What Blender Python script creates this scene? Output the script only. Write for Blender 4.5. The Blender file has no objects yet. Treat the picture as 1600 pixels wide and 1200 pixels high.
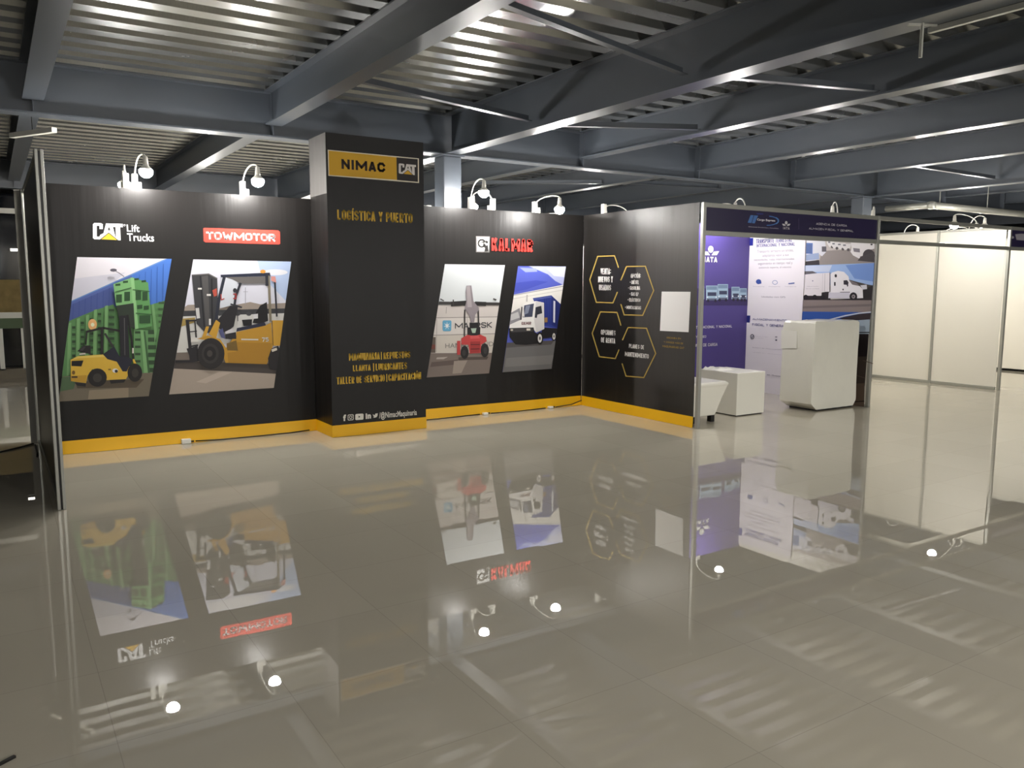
import bpy, bmesh, math, random
from mathutils import Vector, Matrix
random.seed(7)
scene = bpy.context.scene
col = scene.collection
PI = math.pi

# ------------------------------------------------------------------ camera
FPX = 1268.54                                   # focal length in pixels of the 1600x1200 frame
CAM = Vector((-6.5854, -8.5898, 1.6008))
YAW, PITCH, ROLL = 0.5680, -0.1217, 0.0031
fw = Vector((math.sin(YAW)*math.cos(PITCH), math.cos(YAW)*math.cos(PITCH), math.sin(PITCH)))
rt0 = Vector((math.cos(YAW), -math.sin(YAW), 0)); up0 = rt0.cross(fw)
rt = rt0*math.cos(ROLL) + up0*math.sin(ROLL); up = up0*math.cos(ROLL) - rt0*math.sin(ROLL)
cd = bpy.data.cameras.new('camera'); cam = bpy.data.objects.new('camera', cd); col.objects.link(cam)
cd.sensor_width = 36; cd.lens = FPX/1600*36; cd.clip_start = 0.05; cd.clip_end = 200
cam.matrix_world = Matrix(((rt.x, up.x, -fw.x, CAM.x), (rt.y, up.y, -fw.y, CAM.y), (rt.z, up.z, -fw.z, CAM.z), (0, 0, 0, 1)))
scene.camera = cam

# ------------------------------------------------------------------ world, exposure
w = bpy.data.worlds.new('night'); scene.world = w; w.use_nodes = True
w.node_tree.nodes['Background'].inputs[0].default_value = (0.5, 0.55, 0.65, 1)
w.node_tree.nodes['Background'].inputs[1].default_value = 0.01
vs = scene.view_settings
vs.view_transform = 'Standard'; vs.look = 'None'; vs.gamma = 1; vs.use_curve_mapping = False
vs.exposure = 0.80
BULB = 365.0                                    # radiance of a lit bulb
scene.cycles.max_bounces = 8; scene.cycles.diffuse_bounces = 4; scene.cycles.glossy_bounces = 4
scene.cycles.sample_clamp_indirect = 6.0
scene.cycles.use_denoising = True; scene.cycles.use_adaptive_sampling = False; scene.cycles.sample_clamp_indirect = 3.0

# ------------------------------------------------------------------ measuring: from a pixel of the photo to a place
def ray(x, y): return fw + rt*((x-800)/FPX) + up*(-(y-600)/FPX)
def on_z(x, y, Z): r = ray(x, y); return CAM + r*((Z-CAM.z)/r.z)
def on_y(x, y, Y): r = ray(x, y); return CAM + r*((Y-CAM.y)/r.y)
def on_x(x, y, X): r = ray(x, y); return CAM + r*((X-CAM.x)/r.x)

# ------------------------------------------------------------------ materials
def lin(c): return tuple(((v/255)/12.92 if v <= 10 else ((v/255+0.055)/1.055)**2.4) for v in c)
def newmat(name):
    m = bpy.data.materials.new(name); m.use_nodes = True
    return m, m.node_tree.nodes, m.node_tree.links, m.node_tree.nodes['Principled BSDF']
def mat(name, c, rough=.5, metal=0, spec=.5, noise=0, nscale=4, bump=0, bscale=30, trans=0):
    m, N, L, b = newmat(name)
    rgb = lin(c)
    b.inputs['Base Color'].default_value = (*rgb, 1); b.inputs['Roughness'].default_value = rough
    b.inputs['Metallic'].default_value = metal; b.inputs['Specular IOR Level'].default_value = spec
    if noise or bump:
        tc = N.new('ShaderNodeNewGeometry')
    if noise:
        n = N.new('ShaderNodeTexNoise'); n.inputs['Scale'].default_value = nscale; n.inputs['Detail'].default_value = 4
        L.new(tc.outputs['Position'], n.inputs['Vector'])
        mx = N.new('ShaderNodeMix'); mx.data_type = 'RGBA'
        mx.inputs['A'].default_value = (*[v*(1-noise) for v in rgb], 1); mx.inputs['B'].default_value = (*[min(1, v*(1+noise)) for v in rgb], 1)
        L.new(n.outputs['Fac'], mx.inputs['Factor']); L.new(mx.outputs['Result'], b.inputs['Base Color'])
    if bump:
        n2 = N.new('ShaderNodeTexNoise'); n2.inputs['Scale'].default_value = bscale; n2.inputs['Detail'].default_value = 2
        L.new(tc.outputs['Position'], n2.inputs['Vector'])
        bp = N.new('ShaderNodeBump'); bp.inputs['Strength'].default_value = bump; bp.inputs['Distance'].default_value = .01
        L.new(n2.outputs['Fac'], bp.inputs['Height']); L.new(bp.outputs['Normal'], b.inputs['Normal'])
    if trans:
        t = N.new('ShaderNodeBsdfTranslucent'); t.inputs['Color'].default_value = (.9, .85, .78, 1)
        ms = N.new('ShaderNodeMixShader'); ms.inputs[0].default_value = trans
        L.new(b.outputs[0], ms.inputs[1]); L.new(t.outputs[0], ms.inputs[2]); L.new(ms.outputs[0], N['Material Output'].inputs[0])
    return m
def emit(name, c, s):
    m, N, L, b = newmat(name)
    b.inputs['Base Color'].default_value = (.8, .8, .8, 1)
    b.inputs['Emission Color'].default_value = (*c, 1); b.inputs['Emission Strength'].default_value = s
    return m
_ink = {}
def ink(c):
    c = tuple(c)
    if c not in _ink:
        g = .3*c[0]+.59*c[1]+.11*c[2]; d = [v+(g-v)*.14 for v in c]
        _ink[c] = mat('ink_%d_%d_%d' % c, [min(v, 232) for v in d], .5, 0, .3)
    return _ink[c]

def fabric(name, c, trans=0):
    # printed cloth: faint hanging folds
    m, N, L, b = newmat(name)
    b.inputs['Base Color'].default_value = (*lin(c), 1); b.inputs['Roughness'].default_value = .42; b.inputs['Specular IOR Level'].default_value = .3
    g = N.new('ShaderNodeNewGeometry'); mp = N.new('ShaderNodeMapping'); mp.inputs['Scale'].default_value = (9, 9, .5)
    L.new(g.outputs['Position'], mp.inputs['Vector'])
    n = N.new('ShaderNodeTexNoise'); n.inputs['Scale'].default_value = 1; n.inputs['Detail'].default_value = 3; L.new(mp.outputs[0], n.inputs['Vector'])
    bp = N.new('ShaderNodeBump'); bp.inputs['Strength'].default_value = .25; bp.inputs['Distance'].default_value = .02
    L.new(n.outputs['Fac'], bp.inputs['Height']); L.new(bp.outputs['Normal'], b.inputs['Normal'])
    if trans:
        t = N.new('ShaderNodeBsdfTranslucent'); t.inputs['Color'].default_value = (.95, .9, .82, 1)
        ms = N.new('ShaderNodeMixShader'); ms.inputs[0].default_value = trans
        L.new(b.outputs[0], ms.inputs[1]); L.new(t.outputs[0], ms.inputs[2]); L.new(ms.outputs[0], N['Material Output'].inputs[0])
    return m

def floor_material():
    m, N, L, b = newmat('polished_tile')
    T = .62
    g = N.new('ShaderNodeNewGeometry')
    off = N.new('ShaderNodeVectorMath'); off.operation = 'ADD'; off.inputs[1].default_value = (5.07, 5.595, 0)
    L.new(g.outputs['Position'], off.inputs[0])
    sc = N.new('ShaderNodeVectorMath'); sc.operation = 'SCALE'; sc.inputs['Scale'].default_value = 1/T
    L.new(off.outputs[0], sc.inputs[0])
    fl = N.new('ShaderNodeVectorMath'); fl.operation = 'FLOOR'; L.new(sc.outputs[0], fl.inputs[0])
    fr = N.new('ShaderNodeVectorMath'); fr.operation = 'FRACTION'; L.new(sc.outputs[0], fr.inputs[0])
    wn = N.new('ShaderNodeTexWhiteNoise'); wn.noise_dimensions = '3D'; L.new(fl.outputs[0], wn.inputs['Vector'])
    # every tile lies a hair out of level
    ce = N.new('ShaderNodeVectorMath'); ce.operation = 'SUBTRACT'; ce.inputs[1].default_value = (.5, .5, .5); L.new(wn.outputs['Color'], ce.inputs[0])
    ml = N.new('ShaderNodeVectorMath'); ml.operation = 'MULTIPLY'; ml.inputs[1].default_value = (.0016, .0016, 0); L.new(ce.outputs[0], ml.inputs[0])
    n = N.new('ShaderNodeTexNoise'); n.inputs['Scale'].default_value = 2.2; n.inputs['Detail'].default_value = 1; L.new(g.outputs['Position'], n.inputs['Vector'])
    ce2 = N.new('ShaderNodeVectorMath'); ce2.operation = 'SUBTRACT'; ce2.inputs[1].default_value = (.5, .5, .5); L.new(n.outputs['Color'], ce2.inputs[0])
    ml2 = N.new('ShaderNodeVectorMath'); ml2.operation = 'MULTIPLY'; ml2.inputs[1].default_value = (.0003, .0003, 0); L.new(ce2.outputs[0], ml2.inputs[0])
    a1 = N.new('ShaderNodeVectorMath'); a1.operation = 'ADD'; L.new(ml.outputs[0], a1.inputs[0]); L.new(ml2.outputs[0], a1.inputs[1])
    a2 = N.new('ShaderNodeVectorMath'); a2.operation = 'ADD'; L.new(a1.outputs[0], a2.inputs[0]); L.new(g.outputs['Normal'], a2.inputs[1])
    nm = N.new('ShaderNodeVectorMath'); nm.operation = 'NORMALIZE'; L.new(a2.outputs[0], nm.inputs[0]); L.new(nm.outputs[0], b.inputs['Normal'])
    # grout
    sx = N.new('ShaderNodeSeparateXYZ'); L.new(fr.outputs[0], sx.inputs[0])
    def edge(o):
        s = N.new('ShaderNodeMath'); s.operation = 'SUBTRACT'; s.inputs[1].default_value = .5; L.new(o, s.inputs[0])
        ab = N.new('ShaderNodeMath'); ab.operation = 'ABSOLUTE'; L.new(s.outputs[0], ab.inputs[0])
        gt = N.new('ShaderNodeMath'); gt.operation = 'GREATER_THAN'; gt.inputs[1].default_value = .4975; L.new(ab.outputs[0], gt.inputs[0]); return gt
    mxx = N.new('ShaderNodeMath'); mxx.operation = 'MAXIMUM'; L.new(edge(sx.outputs[0]).outputs[0], mxx.inputs[0]); L.new(edge(sx.outputs[1]).outputs[0], mxx.inputs[1])
    hs = N.new('ShaderNodeMix'); hs.data_type = 'RGBA'
    c = lin(FLOOR_C)
    hs.inputs['A'].default_value = (*[v*.97 for v in c], 1); hs.inputs['B'].default_value = (*[v*1.03 for v in c], 1)
    L.new(wn.outputs['Value'], hs.inputs['Factor'])
    mx = N.new('ShaderNodeMix'); mx.data_type = 'RGBA'; L.new(mxx.outputs[0], mx.inputs['Factor']); L.new(hs.outputs['Result'], mx.inputs['A'])
    mx.inputs['B'].default_value = (*[v*.8 for v in c], 1)
    L.new(mx.outputs['Result'], b.inputs['Base Color'])
    b.inputs['Roughness'].default_value = .0; b.inputs['IOR'].default_value = 1.85
    return m
FLOOR_C = (190, 183, 166)

def deck_material():
    m, N, L, b = newmat('galvanised_deck')
    g = N.new('ShaderNodeNewGeometry')
    b.inputs['Metallic'].default_value = .92
    n = N.new('ShaderNodeTexNoise'); n.inputs['Scale'].default_value = 1.1; n.inputs['Detail'].default_value = 6; L.new(g.outputs['Position'], n.inputs['Vector'])
    cr = N.new('ShaderNodeMix'); cr.data_type = 'RGBA'; cr.inputs['A'].default_value = (.3, .305, .3, 1); cr.inputs['B'].default_value = (.5, .51, .5, 1)
    L.new(n.outputs['Fac'], cr.inputs['Factor']); L.new(cr.outputs['Result'], b.inputs['Base Color'])
    rr = N.new('ShaderNodeMapRange'); rr.inputs['To Min'].default_value = .16; rr.inputs['To Max'].default_value = .34; L.new(n.outputs['Fac'], rr.inputs['Value']); L.new(rr.outputs[0], b.inputs['Roughness'])
    # rows of pressed dimples, only on the sloping sides of the ribs
    sp = N.new('ShaderNodeSeparateXYZ'); L.new(g.outputs['Position'], sp.inputs[0])
    s = N.new('ShaderNodeMath'); s.operation = 'MULTIPLY'; s.inputs[1].default_value = 2*PI/.06; L.new(sp.outputs[0], s.inputs[0])
    sn = N.new('ShaderNodeMath'); sn.operation = 'SINE'; L.new(s.outputs[0], sn.inputs[0])
    gt = N.new('ShaderNodeMath'); gt.operation = 'GREATER_THAN'; gt.inputs[1].default_value = .2; L.new(sn.outputs[0], gt.inputs[0])
    nz = N.new('ShaderNodeSeparateXYZ'); L.new(g.outputs['True Normal'], nz.inputs[0])
    ab = N.new('ShaderNodeMath'); ab.operation = 'ABSOLUTE'; L.new(nz.outputs[2], ab.inputs[0])
    lt = N.new('ShaderNodeMath'); lt.operation = 'LESS_THAN'; lt.inputs[1].default_value = .9; L.new(ab.outputs[0], lt.inputs[0])
    pr = N.new('ShaderNodeMath'); pr.operation = 'MULTIPLY'; L.new(gt.outputs[0], pr.inputs[0]); L.new(lt.outputs[0], pr.inputs[1])
    bp = N.new('ShaderNodeBump'); bp.inputs['Strength'].default_value = .6; bp.inputs['Distance'].default_value = .008
    L.new(pr.outputs[0], bp.inputs['Height']); L.new(bp.outputs['Normal'], b.inputs['Normal'])
    return m

M_floor = floor_material(); M_deck = deck_material()
M_paint = mat('beam_paint', (80, 86, 94), .33, 0, .5, .12, 1.5)
M_paint.node_tree.nodes['Principled BSDF'].inputs['IOR'].default_value = 1.65
M_alu = mat('aluminium', (168, 168, 160), .38, .55, .5)
M_white = mat('white_laminate', (228, 224, 212), .35, 0, .5)
M_black = fabric('black_cloth', (25, 23, 22))
M_side = fabric('black_cloth_thin', (25, 23, 22), .05)
M_yellow = mat('yellow_cloth', (238, 182, 14), .5, 0, .4, .06, 3)
M_dark = mat('dark_wall', (40, 42, 46), .7)
M_plastic = mat('white_plastic', (232, 230, 220), .4)
M_film = mat('plastic_film', (228, 226, 213), .18, 0, .7, .05, 3, .5, 9)
M_gloss = mat('white_gloss', (236, 234, 222), .25, 0, .5)
M_blackp = mat('black_plastic', (18, 17, 16), .4)
M_bulb = emit('bulb_light', (1, .97, .93), BULB)
M_bulbdim = emit('bulb_light_soft', (1, .965, .92), BULB*.75)
M_bulbfill = emit('bulb_light_fill', (1, .97, .93), BULB*7.6)  # bulbs of the added lamps behind the viewer, far stronger than the others
M_bulboff = mat('bulb_glass', (235, 232, 225), .2)

# ------------------------------------------------------------------ mesh building
class MB:
    def __init__(s): s.v = []; s.f = []; s.m = []; s.mats = []
    def mi(s, m):
        if m not in s.mats: s.mats.append(m)
        return s.mats.index(m)
    def add(s, vs, fs, m):
        o = len(s.v); i = s.mi(m); s.v += [tuple(v) for v in vs]
        for f in fs: s.f.append([o+k for k in f]); s.m.append(i)
    def box(s, x0, x1, y0, y1, z0, z1, m):
        s.add([(x, y, z) for z in (z0, z1) for y in (y0, y1) for x in (x0, x1)],
              [(0, 2, 3, 1), (4, 5, 7, 6), (0, 1, 5, 4), (2, 6, 7, 3), (0, 4, 6, 2), (1, 3, 7, 5)], m)
    def bar(s, a, b, wd, ht, m):                # rectangular bar between two points
        a, b = Vector(a), Vector(b); d = (b-a).normalized()
        side = d.cross(Vector((0, 0, 1)))
        side = side.normalized() if side.length > 1e-4 else Vector((1, 0, 0))
        u = side.cross(d)
        P = [q + side*i*wd/2 + u*j*ht/2 for q in (a, b) for j in (-1, 1) for i in (-1, 1)]
        s.add(P, [(0, 2, 3, 1), (4, 5, 7, 6), (0, 1, 5, 4), (2, 6, 7, 3), (0, 4, 6, 2), (1, 3, 7, 5)], m)
    def tube(s, pts, r, m, n=8):
        pts = [Vector(p) for p in pts]; V = []; F = []; prev = None
        for i, p in enumerate(pts):
            d = (pts[min(i+1, len(pts)-1)] - pts[max(i-1, 0)]).normalized()
            if prev is None:
                a = d.cross(Vector((0, 0, 1)))
                if a.length < 1e-3: a = Vector((1, 0, 0))
            else: a = prev - d*prev.dot(d)
            a.normalize(); prev = a; b = d.cross(a)
            rr = r[i] if isinstance(r, (list, tuple)) else r
            V += [p + (a*math.cos(2*PI*k/n) + b*math.sin(2*PI*k/n))*rr for k in range(n)]
        for i in range(len(pts)-1):
            for k in range(n): F.append((i*n+k, i*n+(k+1) % n, (i+1)*n+(k+1) % n, (i+1)*n+k))
        F.append(tuple(range(n))[::-1]); F.append(tuple((len(pts)-1)*n+k for k in range(n)))
        s.add(V, F, m)
    def lathe(s, c, prof, m, n=14):             # prof: (radius, z) from the top down
        c = Vector(c); V = []; F = []
        for r, z in prof: V += [c + Vector((r*math.cos(2*PI*k/n), r*math.sin(2*PI*k/n), z)) for k in range(n)]
        for i in range(len(prof)-1):
            for k in range(n): F.append((i*n+k, (i+1)*n+k, (i+1)*n+(k+1) % n, i*n+(k+1) % n))
        F.append(tuple(range(n))); F.append(tuple((len(prof)-1)*n+k for k in range(n))[::-1])
        s.add(V, F, m)
    def build(s, name, parent=None, smooth=False, bevel=0):
        me = bpy.data.meshes.new(name)
        org = Vector(parent.location) if parent else Vector((0, 0, 0))
        if parent and parent.parent: org = org + Vector(parent.parent.location)
        me.from_pydata([tuple(Vector(v)-org) for v in s.v], [], s.f)
        for m in s.mats: me.materials.append(m)
        for p, i in zip(me.polygons, s.m): p.material_index = i; p.use_smooth = smooth
        o = bpy.data.objects.new(name, me); col.objects.link(o)
        if parent: o.parent = parent
        if bevel:
            b = o.modifiers.new('edge', 'BEVEL'); b.width = bevel; b.segments = 2; b.limit_method = 'ANGLE'
        return o
def tag(o, label=None, cat=None, group=None, kind=None):
    if label: o['label'] = label
    if cat: o['category'] = cat
    if group: o['group'] = group
    if kind: o['kind'] = kind
    return o
def thing(name, label, cat, loc=(0, 0, 0), group=None):
    o = bpy.data.objects.new(name, None); col.objects.link(o); o.location = loc; o.empty_display_size = .1
    return tag(o, label, cat, group)
def struct(name, mb, **k): return tag(mb.build(name, **k), kind='structure')
def boxpart(name, parent, x0, x1, y0, y1, z0, z1, m, bevel=0):
    b = MB(); b.box(x0, x1, y0, y1, z0, z1, m); return b.build(name, parent, bevel=bevel)

# ------------------------------------------------------------------ printing on flat surfaces
class Plane:
    """A printed face: 'y' faces the front (-Y), 'x' faces -X. (u, v) are metres along it and up."""
    def __init__(s, axis, d): s.axis = axis; s.d = d
    def px(s, x, y):
        p = on_y(x, y, s.d) if s.axis == 'y' else on_x(x, y, s.d)
        return (p.x, p.z) if s.axis == 'y' else (p.y, p.z)
    def pt(s, u, v, lift): return (u, s.d-lift, v) if s.axis == 'y' else (s.d-lift, u, v)
def crop(x0, y0, k): return lambda x, y: (x0+x/k, y0+y/k)
_txt = {}
def glyphs(t, bold):
    if (t, bold) in _txt: return _txt[(t, bold)]
    cu = bpy.data.curves.new('lettering', 'FONT'); cu.body = t; cu.offset = bold; cu.resolution_u = 3; cu.space_character = 1+bold*2.2
    o = bpy.data.objects.new('lettering', cu); col.objects.link(o); dg = bpy.context.evaluated_depsgraph_get()
    me = o.evaluated_get(dg).to_mesh(); V = [tuple(v.co) for v in me.vertices]; F = [tuple(p.vertices) for p in me.polygons]
    o.evaluated_get(dg).to_mesh_clear(); bpy.data.objects.remove(o); bpy.data.curves.remove(cu)
    xs = [v[0] for v in V]; ys = [v[1] for v in V]; x0, x1, y0, y1 = min(xs), max(xs), min(ys), max(ys)
    V = [((v[0]-x0)/(x1-x0), (v[1]-y0)/(y1-y0)) for v in V]
    _txt[(t, bold)] = (V, F); return V, F
def block_strokes(ch, w, t):
    L, R, B, T, M = t/2, w-t/2, t/2, 1-t/2, .5
    k = min(.17, (w-t)*.42); C = w/2
    base = {'Í': 'I', 'Ó': 'O', 'Á': 'A', 'É': 'E', 'Ü': 'U'}.get(ch, ch)
    loop = [(L, M), (L, T-k), (L+k, T), (R-k, T), (R, T-k), (R, B+k), (R-k, B), (L+k, B), (L, B+k), (L, M)]
    cee = [(R, .66), (R, T-k), (R-k, T), (L+k, T), (L, T-k), (L, B+k), (L+k, B), (R-k, B), (R, B+k), (R, .34)]
    pee = [(L, 0), (L, T), (R-k, T), (R, T-k), (R, M+k*.6), (R-k, M-.04), (L, M-.04)]
    D = {'A': [[(L, 0), (C-t*.12, T), (C+t*.12, T), (R, 0)], [(L+.1*w, .28), (R-.1*w, .28)]],
         'B': [[(L, B), (L, T), (R-k, T), (R, T-k), (R, M+k*.6), (R-k*.8, M), (L, M)], [(R-k*.8, M), (R, M-k*.6), (R, B+k), (R-k, B), (L, B)]],
         'C': [cee], 'D': [[(L, B), (L, T), (R-k, T), (R, T-k), (R, B+k), (R-k, B), (L, B)]], 'E': [[(R, T), (L, T), (L, B), (R, B)], [(L, M), (R-.08*w, M)]],
         'F': [[(R, T), (L, T), (L, 0)], [(L, M), (R-.08*w, M)]], 'G': [cee+[(R, .42), (C+.05*w, .42)]], 'H': [[(L, 0), (L, 1)], [(R, 0), (R, 1)], [(L, M), (R, M)]],
         'I': [[(C, 0), (C, 1)]], 'J': [[(R, 1), (R, B+k), (R-k, B), (L+k, B), (L, B+k), (L, .3)]], 'K': [[(L, 0), (L, 1)], [(R, 1), (L+t*.3, .46)], [(L+t*.6, .56), (R, 0)]],
         'L': [[(L, 1), (L, B), (R, B)]], 'M': [[(L, 0), (L, 1)], [(R, 0), (R, 1)], [(L, T), (C, .3), (R, T)]], 'N': [[(L, 0), (L, 1)], [(R, 0), (R, 1)], [(L, T), (R, B)]],
         'O': [loop], 'P': [pee], 'Q': [loop, [(C, .25), (R+t*.2, 0)]], 'R': [pee, [(C-t*.1, M-.04), (R, 0)]],
         'S': [[(R, .70), (R, T-k), (R-k, T), (L+k, T), (L, T-k), (L, .63), (R, .37), (R, B+k), (R-k, B), (L+k, B), (L, B+k), (L, .30)]],
         'T': [[(0, T), (w, T)], [(C, 0), (C, 1)]], 'U': [[(L, 1), (L, B+k), (L+k, B), (R-k, B), (R, B+k), (R, 1)]], 'V': [[(L, 1), (C, B*.6), (R, 1)]],
         'W': [[(L, 1), (w*.28, B*.6), (C, .7), (w*.72, B*.6), (R, 1)]], 'X': [[(L, 0), (R, 1)], [(L, 1), (R, 0)]], 'Y': [[(L, 1), (C, .45), (R, 1)], [(C, 0), (C, .45)]],
         'Z': [[(L, T), (R, T), (L, B), (R, B)]], '|': [[(C, -.1), (C, 1.1)]], ':': [[(C, .2), (C, .2+t*.9)], [(C, .62), (C, .62+t*.9)]], '•': [[(C, .42), (C, .42+t*1.1)]],
         '1': [[(C, 0), (C, 1)], [(C, T), (L, .75)]], '2': [[(L, .7), (L, T-k), (L+k, T), (R-k, T), (R, T-k), (R, .58), (L, B), (R, B)]], '7': [[(L, T), (R, T), (C*.8, 0)]], '5': [[(R, T), (L, T), (L, .56), (R-k, .56), (R, .45), (R, B+k), (R-k, B), (L, B)]]}
    st = [(p, t) for p in D.get(base, [])]
    if ch in 'ÍÓÁÉ': st.append(([(C-.02, 1.07), (C+.09, 1.2)], t*.75))
    return st
REL = {'I': .45, 'M': 1.42, 'W': 1.42, ' ': .5, ':': .4, '|': .5, 'Í': .45, 'L': .9, '•': .5, 'E': .92, 'F': .9, 'T': .95}
def clip(poly, hull):
    area = sum(hull[i][0]*hull[(i+1) % len(hull)][1]-hull[(i+1) % len(hull)][0]*hull[i][1] for i in range(len(hull)))
    H = hull if area > 0 else hull[::-1]
    for i in range(len(H)):
        a, b = H[i], H[(i+1) % len(H)]; out = []
        f = lambda p: (b[0]-a[0])*(p[1]-a[1])-(b[1]-a[1])*(p[0]-a[0])
        for j in range(len(poly)):
            p, q = poly[j], poly[(j+1) % len(poly)]; fp, fq = f(p), f(q)
            if fp >= 0: out.append(p)
            if (fp >= 0) != (fq >= 0):
                t = fp/(fp-fq); out.append((p[0]+(q[0]-p[0])*t, p[1]+(q[1]-p[1])*t))
        poly = out
        if len(poly) < 3: return []
    return poly
class Print:
    def __init__(s, plane, cr=None, outline=None, lift=.002, step=.00016):
        s.pl = plane; s.cr = cr or (lambda x, y: (x, y)); s.h = outline; s.l = lift; s.st = step; s.mb = MB()
    def poly(s, c, pts):
        if s.h: pts = clip(pts, s.h)
        if len(pts) < 3: return s
        s.l += s.st
        V = [s.pl.pt(*s.pl.px(*s.cr(*p)), s.l) for p in pts]
        s.mb.add(V, [tuple(range(len(V)))], c if not isinstance(c, tuple) else ink(c)); return s
    def rect(s, c, x0, y0, x1, y1): return s.poly(c, [(x0, y0), (x1, y0), (x1, y1), (x0, y1)])
    def ell(s, c, cx, cy, rx, ry, n=20): return s.poly(c, [(cx+rx*math.cos(2*PI*k/n), cy+ry*math.sin(2*PI*k/n)) for k in range(n)])
    def line(s, c, pts, wd):
        for (x0, y0), (x1, y1) in zip(pts, pts[1:]):
            d = math.hypot(x1-x0, y1-y0) or 1; ux, uy = (x1-x0)/d, (y1-y0)/d; nx, ny = -uy*wd/2, ux*wd/2; e = wd*.35
            s.poly(c, [(x0-ux*e+nx, y0-uy*e+ny), (x1+ux*e+nx, y1+uy*e+ny), (x1+ux*e-nx, y1+uy*e-ny), (x0-ux*e-nx, y0-uy*e-ny)])
        return s
    def ring(s, c, cx, cy, rx, ry, wd, a0=0, a1=360, n=18):
        P = [(cx+rx*math.cos(math.radians(a0+(a1-a0)*k/n)), cy+ry*math.sin(math.radians(a0+(a1-a0)*k/n))) for k in range(n+1)]
        return s.line(c, P, wd)
    def text(s, c, t, xl, yl, xr, yr, bold=0.0):
        """top left (xl, yl) and bottom right (xr, yr) of the line of lettering"""
        s.l += s.st; u0, v1 = s.pl.px(*s.cr(xl, yl)); u1, v0 = s.pl.px(*s.cr(xr, yr)); V, F = glyphs(t, bold)
        s.mb.add([s.pl.pt(u0+(u1-u0)*a, v0+(v1-v0)*b, s.l) for a, b in V], F, c if not isinstance(c, tuple) else ink(c)); return s
    def block(s, c, t, xl, yl, xr, yr, th=.2):
        """heavy straight-sided capitals filling the same box as text()"""
        s.l += s.st; u0, v1 = s.pl.px(*s.cr(xl, yl)); u1, v0 = s.pl.px(*s.cr(xr, yr)); h = v1-v0; asp = abs(u1-u0)/h; sg = 1 if u1 > u0 else -1
        n = len(t); rel = sum(REL.get(k, 1) for k in t); gap = .11*asp/rel; lw = (asp-gap*(n-1))/rel; th = min(th, lw*.4); x = 0; m = c if not isinstance(c, tuple) else ink(c)
        for ch in t:
            w_ = REL.get(ch, 1)*lw
            for pts, tt in block_strokes(ch, w_, th):
                for i, ((ax, ay), (bx, by)) in enumerate(zip(pts, pts[1:])):
                    d = math.hypot(bx-ax, by-ay) or 1; ux, uy = (bx-ax)/d, (by-ay)/d; nx, ny = -uy*tt/2, ux*tt/2
                    ea = tt*.35 if i > 0 else 0; eb = tt*.35 if i < len(pts)-2 else 0
                    Q = [(ax-ux*ea+nx, ay-uy*ea+ny), (bx+ux*eb+nx, by+uy*eb+ny), (bx+ux*eb-nx, by+uy*eb-ny), (ax-ux*ea-nx, ay-uy*ea-ny)]
                    s.mb.add([s.pl.pt(u0+sg*(x+a)*h, v0+b*h, s.l) for a, b in Q], [(0, 1, 2, 3)], m)
            x += w_+gap
        return s
    def build(s, name, parent, label=None):
        o = s.mb.build(name, parent)
        if label: o['label'] = label
        return o

# ================================================================== THE HALL
X0, X1, Y0, Y1 = -14, 26, -14, 14
b = MB(); b.add([(X0, Y0, 0), (X1, Y0, 0), (X1, Y1, 0), (X0, Y1, 0)], [(0, 1, 2, 3)], M_floor); struct('floor', b)
ZD = 3.58                                       # underside of the steel deck
b = MB(); y = Y0; prof = []
while y < Y1:
    prof += [(y, ZD), (y+.15, ZD), (y+.195, ZD+.08), (y+.26, ZD+.08)]; y += .305
prof.append((y, ZD))
b.add([(x, p[0], p[1]) for p in prof for x in (X0, X1)], [(2*i, 2*i+1, 2*i+3, 2*i+2) for i in range(len(prof)-1)], M_deck)
struct('ceiling', b)
b = MB(); b.box(X0, X1, Y1, Y1+.1, 0, 3.8, M_dark); struct('wall_back', b)
b = MB(); b.box(X0, X1, Y0-.1, Y0, 0, 3.8, M_dark); struct('wall_front', b)
b = MB(); b.box(X0-.1, X0, Y0, Y1, 0, 3.8, M_dark); struct('wall_left', b)
b = MB(); b.box(X1, X1+.1, Y0, Y1, 0, 3.8, M_dark); struct('wall_right', b)

# ---- steel: girders along X, beams along Y between them
def ibeam(name, label, group, axis, c, a0, a1, zb, fwid, tf=.014, tw=.01, stiff=()):
    o = thing(name, label, 'beam', ((c, a0, zb) if axis == 'y' else (a0, c, zb)), group)
    def bx(n, w2, z0, z1, a0=a0, a1=a1):
        if axis == 'y': boxpart(n, o, c-w2, c+w2, a0, a1, z0, z1, M_paint)
        else: boxpart(n, o, a0, a1, c-w2, c+w2, z0, z1, M_paint)
    bx('bottom_flange', fwid/2, zb, zb+tf); bx('web', tw/2, zb+tf, ZD-tf); bx('top_flange', fwid/2, ZD-tf, ZD-.001)
    for s in stiff: bx('stiffener', fwid/2-.006, zb+tf, ZD-tf, s-.005, s+.005)
    return o
GY = [(.19, 'above the black banner wall', 'front'), (7.1, 'far behind the black banner wall', 'far'), (-6.8, 'over the open floor', 'near')]
joist_x = [-8.22, -6.16, -4.0, .06, 2.16, 4.26, 8.55, 10.65, 12.75]
for gy, lab, _ in GY:
    ibeam('steel_girder', 'deep blue-grey steel girder running '+lab, 'steel girders', 'x', gy, -13.9, 25.9, 3.12, .2, stiff=[x for x in joist_x])
BL = {-8.22: 'outermost blue-grey cross beam beyond the left end frame', -6.16: 'blue-grey cross beam over the left end frame of the black stand',
      -4.0: 'blue-grey cross beam running over the left photographs toward the tower', .06: 'blue-grey cross beam over the hexagon side wall',
      2.16: 'blue-grey cross beam over the navy freight stand', 4.26: 'blue-grey cross beam over the empty white stand',
      8.55: 'blue-grey cross beam first beyond the far column', 10.65: 'blue-grey cross beam second beyond the far column', 12.75: 'blue-grey cross beam third beyond the far column'}
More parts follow.
